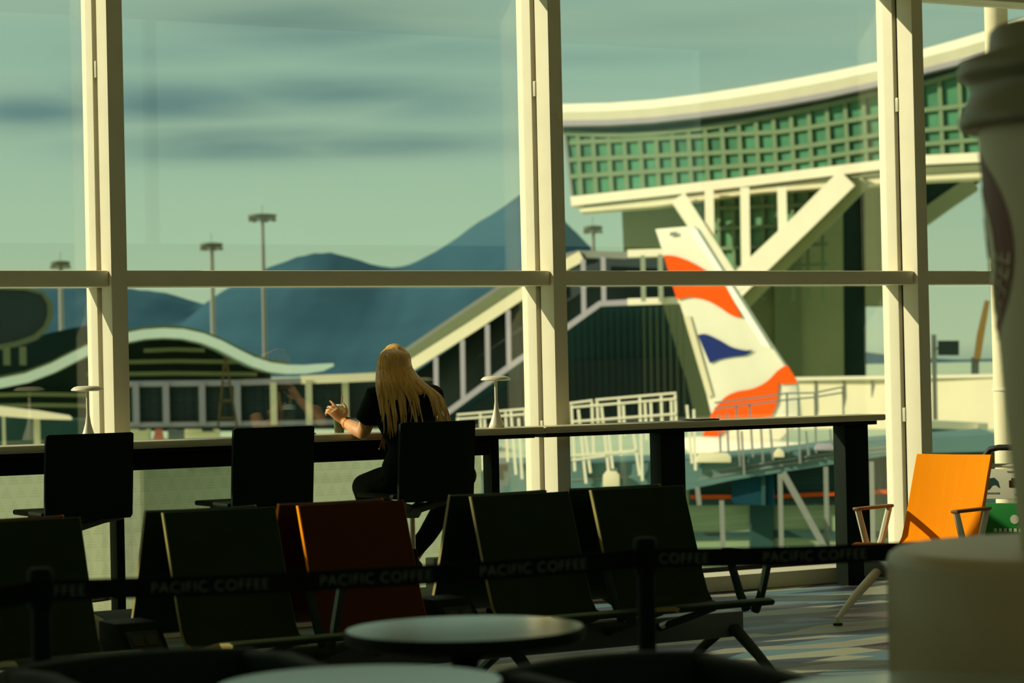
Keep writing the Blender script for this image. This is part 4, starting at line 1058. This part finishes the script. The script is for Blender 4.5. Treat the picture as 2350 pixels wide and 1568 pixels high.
# ---- perimeter wall, sign and crane on the right
pw = thing('apron_wall', 'long cream low building on the apron, right of the tail fin', 'building', frame(at(2000, 960, 134)))
WY = lambda x: 140 - (x - 1780) * .02
sheet(MB(), [(1790, 872), (2040, 868), (2290, 864), (2500, 862), (2500, 985), (1790, 985)], WY, 6).build('wall', M['ext_cream'], pw)
strip(MB(), [(1788, 871), (2290, 863), (2500, 861)], 6, lambda x: WY(x) - .3, 6).build('coping', M['ext_white'], pw)
for x in (1870, 1935, 2000, 2175, 2240): strip(MB(), [(x, 874), (x + 2, 960)], 3, lambda x: WY(x) - .15, .2).build('joint', M['ext_grey'], pw)
strip(MB(), [(2090, 972), (2180, 976), (2262, 980)], 18, 84, 1).build('ledge', M['ext_white'], pw)
strip(MB(), [(2256, 972), (2260, 1080)], 22, 83.6, 1).build('end_post', M['ext_white'], pw)
sheet(MB(), [(2090, 986), (2252, 988), (2252, 1100), (2090, 1100)], 85.2, 2).build('glazing', M['ext_slate'], pw)
sg = thing('stand_sign', 'dark rectangular stand sign on a pale pole, right of the last mullion', 'sign', frame(at(2146, 870, 128)))
sheet(MB(), [(2152, 782), (2201, 782), (2201, 816), (2152, 816)], 128, .5).build('board', M['sign_dark'], sg)
strip(MB(), [(2143, 768), (2147, 1000)], 11, 128.3, .3).build('pole', M['mast_grey'], sg)
strip(MB(), [(2140, 800), (2156, 800)], 5, 128.2, .3).build('bracket', M['mast_grey'], sg)
cn = thing('crane', 'ochre crane boom rising beyond the cream wall', 'crane', frame(at(2245, 860, 150)))
strip(MB(), [(2242, 824), (2250, 770), (2266, 690)], [16, 17, 12], 150, .8).build('boom', M['crane_orange'], cn)
strip(MB(), [(2238, 820), (2236, 1000)], 18, 150.5, 2).build('base', M['ext_grey'], cn)
# steel column just outside the glass
sc_ = thing('steel_column', 'pale round steel column just outside the last window bay', 'column', frame(at(2300, 900, 17.2)))
a, b = at(2286, -200, 17.2), at(2316, 1300, 17.2)
MB().tube([V((b.x, b.y, 6.9)), V((b.x, b.y, GZ))], .082, 28).build('shaft', M['ext_cream'], sc_)
MB().lathe([(.082, -.01), (.09, -.008), (.09, .008), (.082, .01)], 28, Matrix.Translation((b.x, b.y, 1.15))).build('collar', M['ext_white'], sc_)

# ---- jet bridge with its roof rails
jb = thing('jet_bridge', 'jet bridge with blue grey roof, glass side and dark blue door, under the shorter counter', 'jet bridge', frame(at(1750, 1250, 52)))
JY = lambda x: 56 - (x - 1300) * .006
sheet(MB(), [(1040, 1068), (1310, 1064), (1580, 1058), (1799, 1040), (1924, 1024), (2062, 1012), (2290, 996), (2290, 1036), (2062, 1042), (1924, 1064), (1774, 1087), (1682, 1102), (1581, 1124), (1310, 1150), (1040, 1170)], JY, 4).build('roof', M['jet_roof'], jb)
for o_ in (20, 38): strip(MB(), [(1310, 1082 + o_), (1581, 1070 + o_ * .9), (1799, 1044 + o_ * .6), (1924, 1028 + o_ * .5), (2062, 1014 + o_ * .5)], 4, lambda x: JY(x) - .06, .1).build('roof_rib', M['ext_grey'], jb)
sheet(MB(), [(1581, 1122), (1682, 1100), (1774, 1085), (1924, 1062), (2062, 1040), (2290, 1030), (2290, 1160), (1581, 1160)], lambda x: JY(x) + .8, 2).build('side_glass', M['ext_slate'], jb)
sheet(MB(), [(1040, 1140), (1581, 1115), (1581, 1160), (1040, 1160)], lambda x: JY(x) + .9, 2).build('side_panel', M['jet_panel'], jb)
strip(MB(), [(1584, 1141), (1780, 1140), (1900, 1134), (2062, 1128)], 9, lambda x: JY(x) + .55, .2).build('stripe', M['stripe_orange'], jb)
d_ = sheet(MB(), [(1679, 1100), (1777, 1086), (1777, 1160), (1679, 1158)], lambda x: JY(x) + .3, .4).build('door', M['jet_door'], jb)
strip(MB(), [(1752, 1092), (1752, 1160)], 9, lambda x: JY(x) + .2, .1).build('door_rail', M['ext_slate'], d_)
sheet(MB(), [(1040, 1156), (2290, 1156), (2290, 1340), (1040, 1340)], lambda x: JY(x) + 1.2, 1.5).build('lower_panel', M['jet_panel'], jb)
strip(MB(), [(1581, 1232), (1800, 1226), (1920, 1228), (2290, 1226)], 16, lambda x: JY(x) + .9, .3).build('lower_rail', M['ext_slate'], jb)
sheet(MB(), [(1720, 1160), (1775, 1160), (1775, 1330), (1720, 1330)], lambda x: JY(x) + .8, .5).build('door_leg', M['ext_slate'], jb)
for x, y0, y1 in ((1600, 1118, 1160), (1656, 1150, 1300), (1790, 1088, 1330), (1895, 1072, 1330), (2000, 1060, 1330)):
    strip(MB(), [(x, y0), (x + 5, y1)], 11, lambda x: JY(x) - .1, .25).build('post', M['ext_grey'], jb)
strip(MB(), [(1797, 1086), (1850, 1180), (1884, 1242), (1920, 1310)], 15, lambda x: JY(x) - .3, .25).build('brace', M['ext_grey'], jb)
def rail(name, label, posts, rails, Y, m, w):
    t = thing(name, label, 'guard rail', frame(at(posts[0][0], posts[0][2], Y(posts[0][0]))), 'guard rails on the jet bridge')
    for x, y0, y1, ln in posts: strip(MB(), [(x, y0), (x + ln, y1)], w, Y, .09).build('post', M[m], t)
    for pts in rails: strip(MB(), pts, w * .8, lambda x: Y(x) - .02, .07).build('rail', M[m], t)
GY = lambda x: JY(x) - .25
rail('guard_rail', 'white guard rail on the jet bridge, seen right of the middle mullion',
     [(1311, 930, 1082, 8), (1327, 940, 1110, 18), (1341, 985, 1086, 14), (1358, 922, 1040, 4), (1370, 920, 1000, 4), (1380, 932, 1096, 18), (1396, 990, 1076, 10), (1420, 916, 1046, 5), (1430, 930, 1000, 4), (1452, 985, 1092, 16), (1468, 910, 1104, 6), (1480, 924, 1010, 4), (1493, 918, 1010, 4), (1517, 906, 1030, 4), (1540, 918, 1010, 3), (1549, 902, 1030, 5), (1576, 930, 1064, 12), (1592, 940, 1080, 4)],
     [[(1306, 926), (1360, 919)], [(1366, 918), (1470, 909), (1552, 902)], [(1312, 935), (1360, 931), (1470, 922), (1552, 915)], [(1312, 968), (1552, 950)], [(1312, 1046), (1400, 1040), (1460, 1034)], [(1312, 1056), (1390, 1046)]], GY, 'ext_white', 6.5)
rail('guard_rail', 'white guard rail on the jet bridge, seen between the woman and the middle mullion',
     [(1050, 958, 1080, 6), (1102, 950, 1080, 5), (1112, 962, 1060, 4), (1160, 945, 1060, 5), (1172, 942, 1090, 12), (1205, 940, 1080, 10), (1220, 950, 1090, 10), (1190, 960, 1100, 8)],
     [[(1048, 952), (1110, 947), (1176, 941), (1240, 936)], [(1048, 962), (1176, 953), (1240, 948)]], GY, 'ext_white', 6)
rail('guard_rail', 'thin grey guard rail in front of the cream wall, right of the tail fin',
     [(1806, 905, 1040, 2), (1832, 915, 1064, 4), (1870, 905, 1040, 3), (1934, 890, 1010, 4), (1690, 935, 1070, 8), (1702, 990, 1090, 6), (1668, 948, 1040, 4), (1650, 950, 1040, 4), (1720, 930, 1050, 8), (1745, 960, 1060, 6), (1768, 985, 1056, 6), (1850, 990, 1046, 5), (1905, 985, 1030, 4)],
     [[(1640, 925), (1720, 915), (1806, 903), (1870, 902), (1936, 888)], [(1640, 938), (1806, 918), (1870, 912), (1936, 901)]], GY, 'ext_grey', 5)
# pale service units standing on the bridge roof
for (x0, y0, x1, y1, m, lb) in ((1384, 1082, 1422, 1118, 'ext_cream', 'rounded cream service box on the jet bridge roof, under the guard rail'), (1598, 1040, 1678, 1062, 'ext_cream', 'low cream duct on the jet bridge roof, right of the wide counter leg'), (1776, 1030, 1800, 1050, 'ext_cream', 'small cream box on the jet bridge roof below the fin'), (1868, 1018, 1916, 1034, 'ext_lilac', 'pale dome light on the jet bridge roof, near the end leg')):
    bx = sheet(MB(), [(x0 + 8, y0), (x1 - 8, y0), (x1, y0 + 8), (x1, y1), (x0, y1), (x0, y0 + 10)], lambda x: JY(x) - .35, .3).build('roof_unit', M[m], bevel=.02)
    c = bx.data.vertices[0].co.copy(); place(bx, Matrix.Translation(c)); tag(bx, lb, 'roof unit')

# ------------------------------------------------------------------ LIGHT: low sun from the left, cloudy sky
BETA = rad(35); EL = math.atan(.86 * sin(BETA))
toS = (-WD * cos(BETA) - WN * sin(BETA)); toS = V((toS.x * cos(EL), toS.y * cos(EL), sin(EL)))
ld = bpy.data.lights.new('sun', 'SUN'); ld.energy = 5.6; ld.color = (1, .88, .68); ld.angle = rad(.6)
lo = bpy.data.objects.new('sun', ld); COL.objects.link(lo); lo.rotation_euler = toS.to_track_quat('Z', 'Y').to_euler(); lo.location = (-20, 10, 20)
w = bpy.data.worlds.new('sky'); sc.world = w; w.use_nodes = True; nt = w.node_tree; bg = nt.nodes['Background']
def mth(op, a, b=None, c=None, clamp=False):
    n = sh(nt, 'ShaderNodeMath', operation=op); n.use_clamp = clamp
    for k, v in enumerate((a, b, c)):
        if v is None: continue
        if isinstance(v, (int, float)): n.inputs[k].default_value = v
        else: nt.links.new(v, n.inputs[k])
    return n.outputs[0]
tc = sh(nt, 'ShaderNodeTexCoord'); sp = sh(nt, 'ShaderNodeSeparateXYZ'); nt.links.new(tc.outputs['Generated'], sp.inputs[0])
X, Y_, Z = sp.outputs
AZ = mth('ARCTAN2', X, Y_); EZ = mth('ARCSINE', Z)
grad = sh(nt, 'ShaderNodeValToRGB'); e = grad.color_ramp
nt.links.new(mth('ADD', mth('MULTIPLY', EZ, 1 / 1.6), .02), grad.inputs[0])
stops = [(0, (120, 134, 116)), (.018, (128, 144, 124)), (.022, (160, 174, 142)), (.05, (148, 170, 144)), (.09, (134, 160, 144)), (.13, (126, 154, 142)), (.3, (168, 176, 158)), (.5, (160, 166, 158)), (1, (120, 146, 156))]
e.elements[0].color = rgb(stops[0][1]); e.elements[1].position = 1; e.elements[1].color = rgb(stops[-1][1])
for p, c in stops[1:-1]:
    q = e.elements.new(p); q.color = rgb(c)
def noise(sx, sy, det, off):
    cb_ = sh(nt, 'ShaderNodeCombineXYZ'); nt.links.new(mth('MULTIPLY', AZ, sx), cb_.inputs[0]); nt.links.new(mth('MULTIPLY', EZ, sy), cb_.inputs[1]); cb_.inputs[2].default_value = off
    n = sh(nt, 'ShaderNodeTexNoise'); n.inputs['Scale'].default_value = 1; n.inputs['Detail'].default_value = det; n.inputs['Roughness'].default_value = .5; nt.links.new(cb_.outputs[0], n.inputs['Vector'])
    return n.outputs['Fac']
def gauss(px, py, wx, wy):
    d = ray(px, py).normalized(); a0, e0 = math.atan2(d.x, d.y), math.asin(d.z)
    u = mth('MULTIPLY', mth('SUBTRACT', AZ, a0), FPX / wx); v = mth('MULTIPLY', mth('SUBTRACT', EZ, e0), FPX / wy)
    return mth('EXPONENT', mth('MULTIPLY', mth('ADD', mth('MULTIPLY', u, u), mth('MULTIPLY', v, v)), -1))
band = None
for px, py, wx, wy, k in ((560, 330, 330, 42, 1.0), (860, 330, 330, 34, .9), (420, 235, 300, 50, .85), (760, 215, 330, 46, .8), (1000, 240, 200, 60, .6), (700, 60, 330, 60, .8), (420, 120, 260, 34, .35), (60, 260, 190, 46, .9), (980, 120, 300, 40, .45), (1350, 130, 330, 26, .3), (1560, 60, 300, 30, .25), (-400, 250, 300, 50, .9)):
    g = mth('MULTIPLY', gauss(px, py, wx, wy), k); band = g if band is None else mth('MAXIMUM', band, g)
nz1 = noise(9, 75, 4, 1.3); nz2 = noise(5, 34, 3, 7.7)
dark = mth('MULTIPLY', band, mth('MULTIPLY_ADD', nz1, 1.7, .1), clamp=True)
wisp = mth('MULTIPLY', mth('MULTIPLY_ADD', nz2, 3.2, -1.35, clamp=True), .45)
m1 = sh(nt, 'ShaderNodeMixRGB'); nt.links.new(wisp, m1.inputs[0]); nt.links.new(grad.outputs[0], m1.inputs[1]); m1.inputs[2].default_value = rgb((158, 172, 146))
m2 = sh(nt, 'ShaderNodeMixRGB'); nt.links.new(mth('MULTIPLY', dark, .92), m2.inputs[0]); nt.links.new(m1.outputs[0], m2.inputs[1]); m2.inputs[2].default_value = rgb((80, 108, 112))
nt.links.new(m2.outputs[0], bg.inputs[0]); bg.inputs[1].default_value = 1.5

# ------------------------------------------------------------------ CAMERA
cd = bpy.data.cameras.new('camera'); cam = bpy.data.objects.new('camera', cd); COL.objects.link(cam)
cam.matrix_world = Matrix(((_cr.x, _cu.x, -_fw.x, 0), (_cr.y, _cu.y, -_fw.y, 0), (_cr.z, _cu.z, -_fw.z, H), (0, 0, 0, 1)))
cd.lens = 85; cd.sensor_width = 36; cd.clip_end = 20000; cd.clip_start = .05
cd.dof.use_dof = True; cd.dof.focus_distance = 12.6; cd.dof.aperture_fstop = 4.0
sc.camera = cam
sc.view_settings.view_transform = 'Standard'; sc.view_settings.look = 'None'; sc.view_settings.exposure = 0; sc.view_settings.gamma = 1
sc.cycles.use_denoising = True; sc.cycles.transparent_max_bounces = 24; sc.cycles.max_bounces = 7; sc.cycles.sample_clamp_indirect = 6
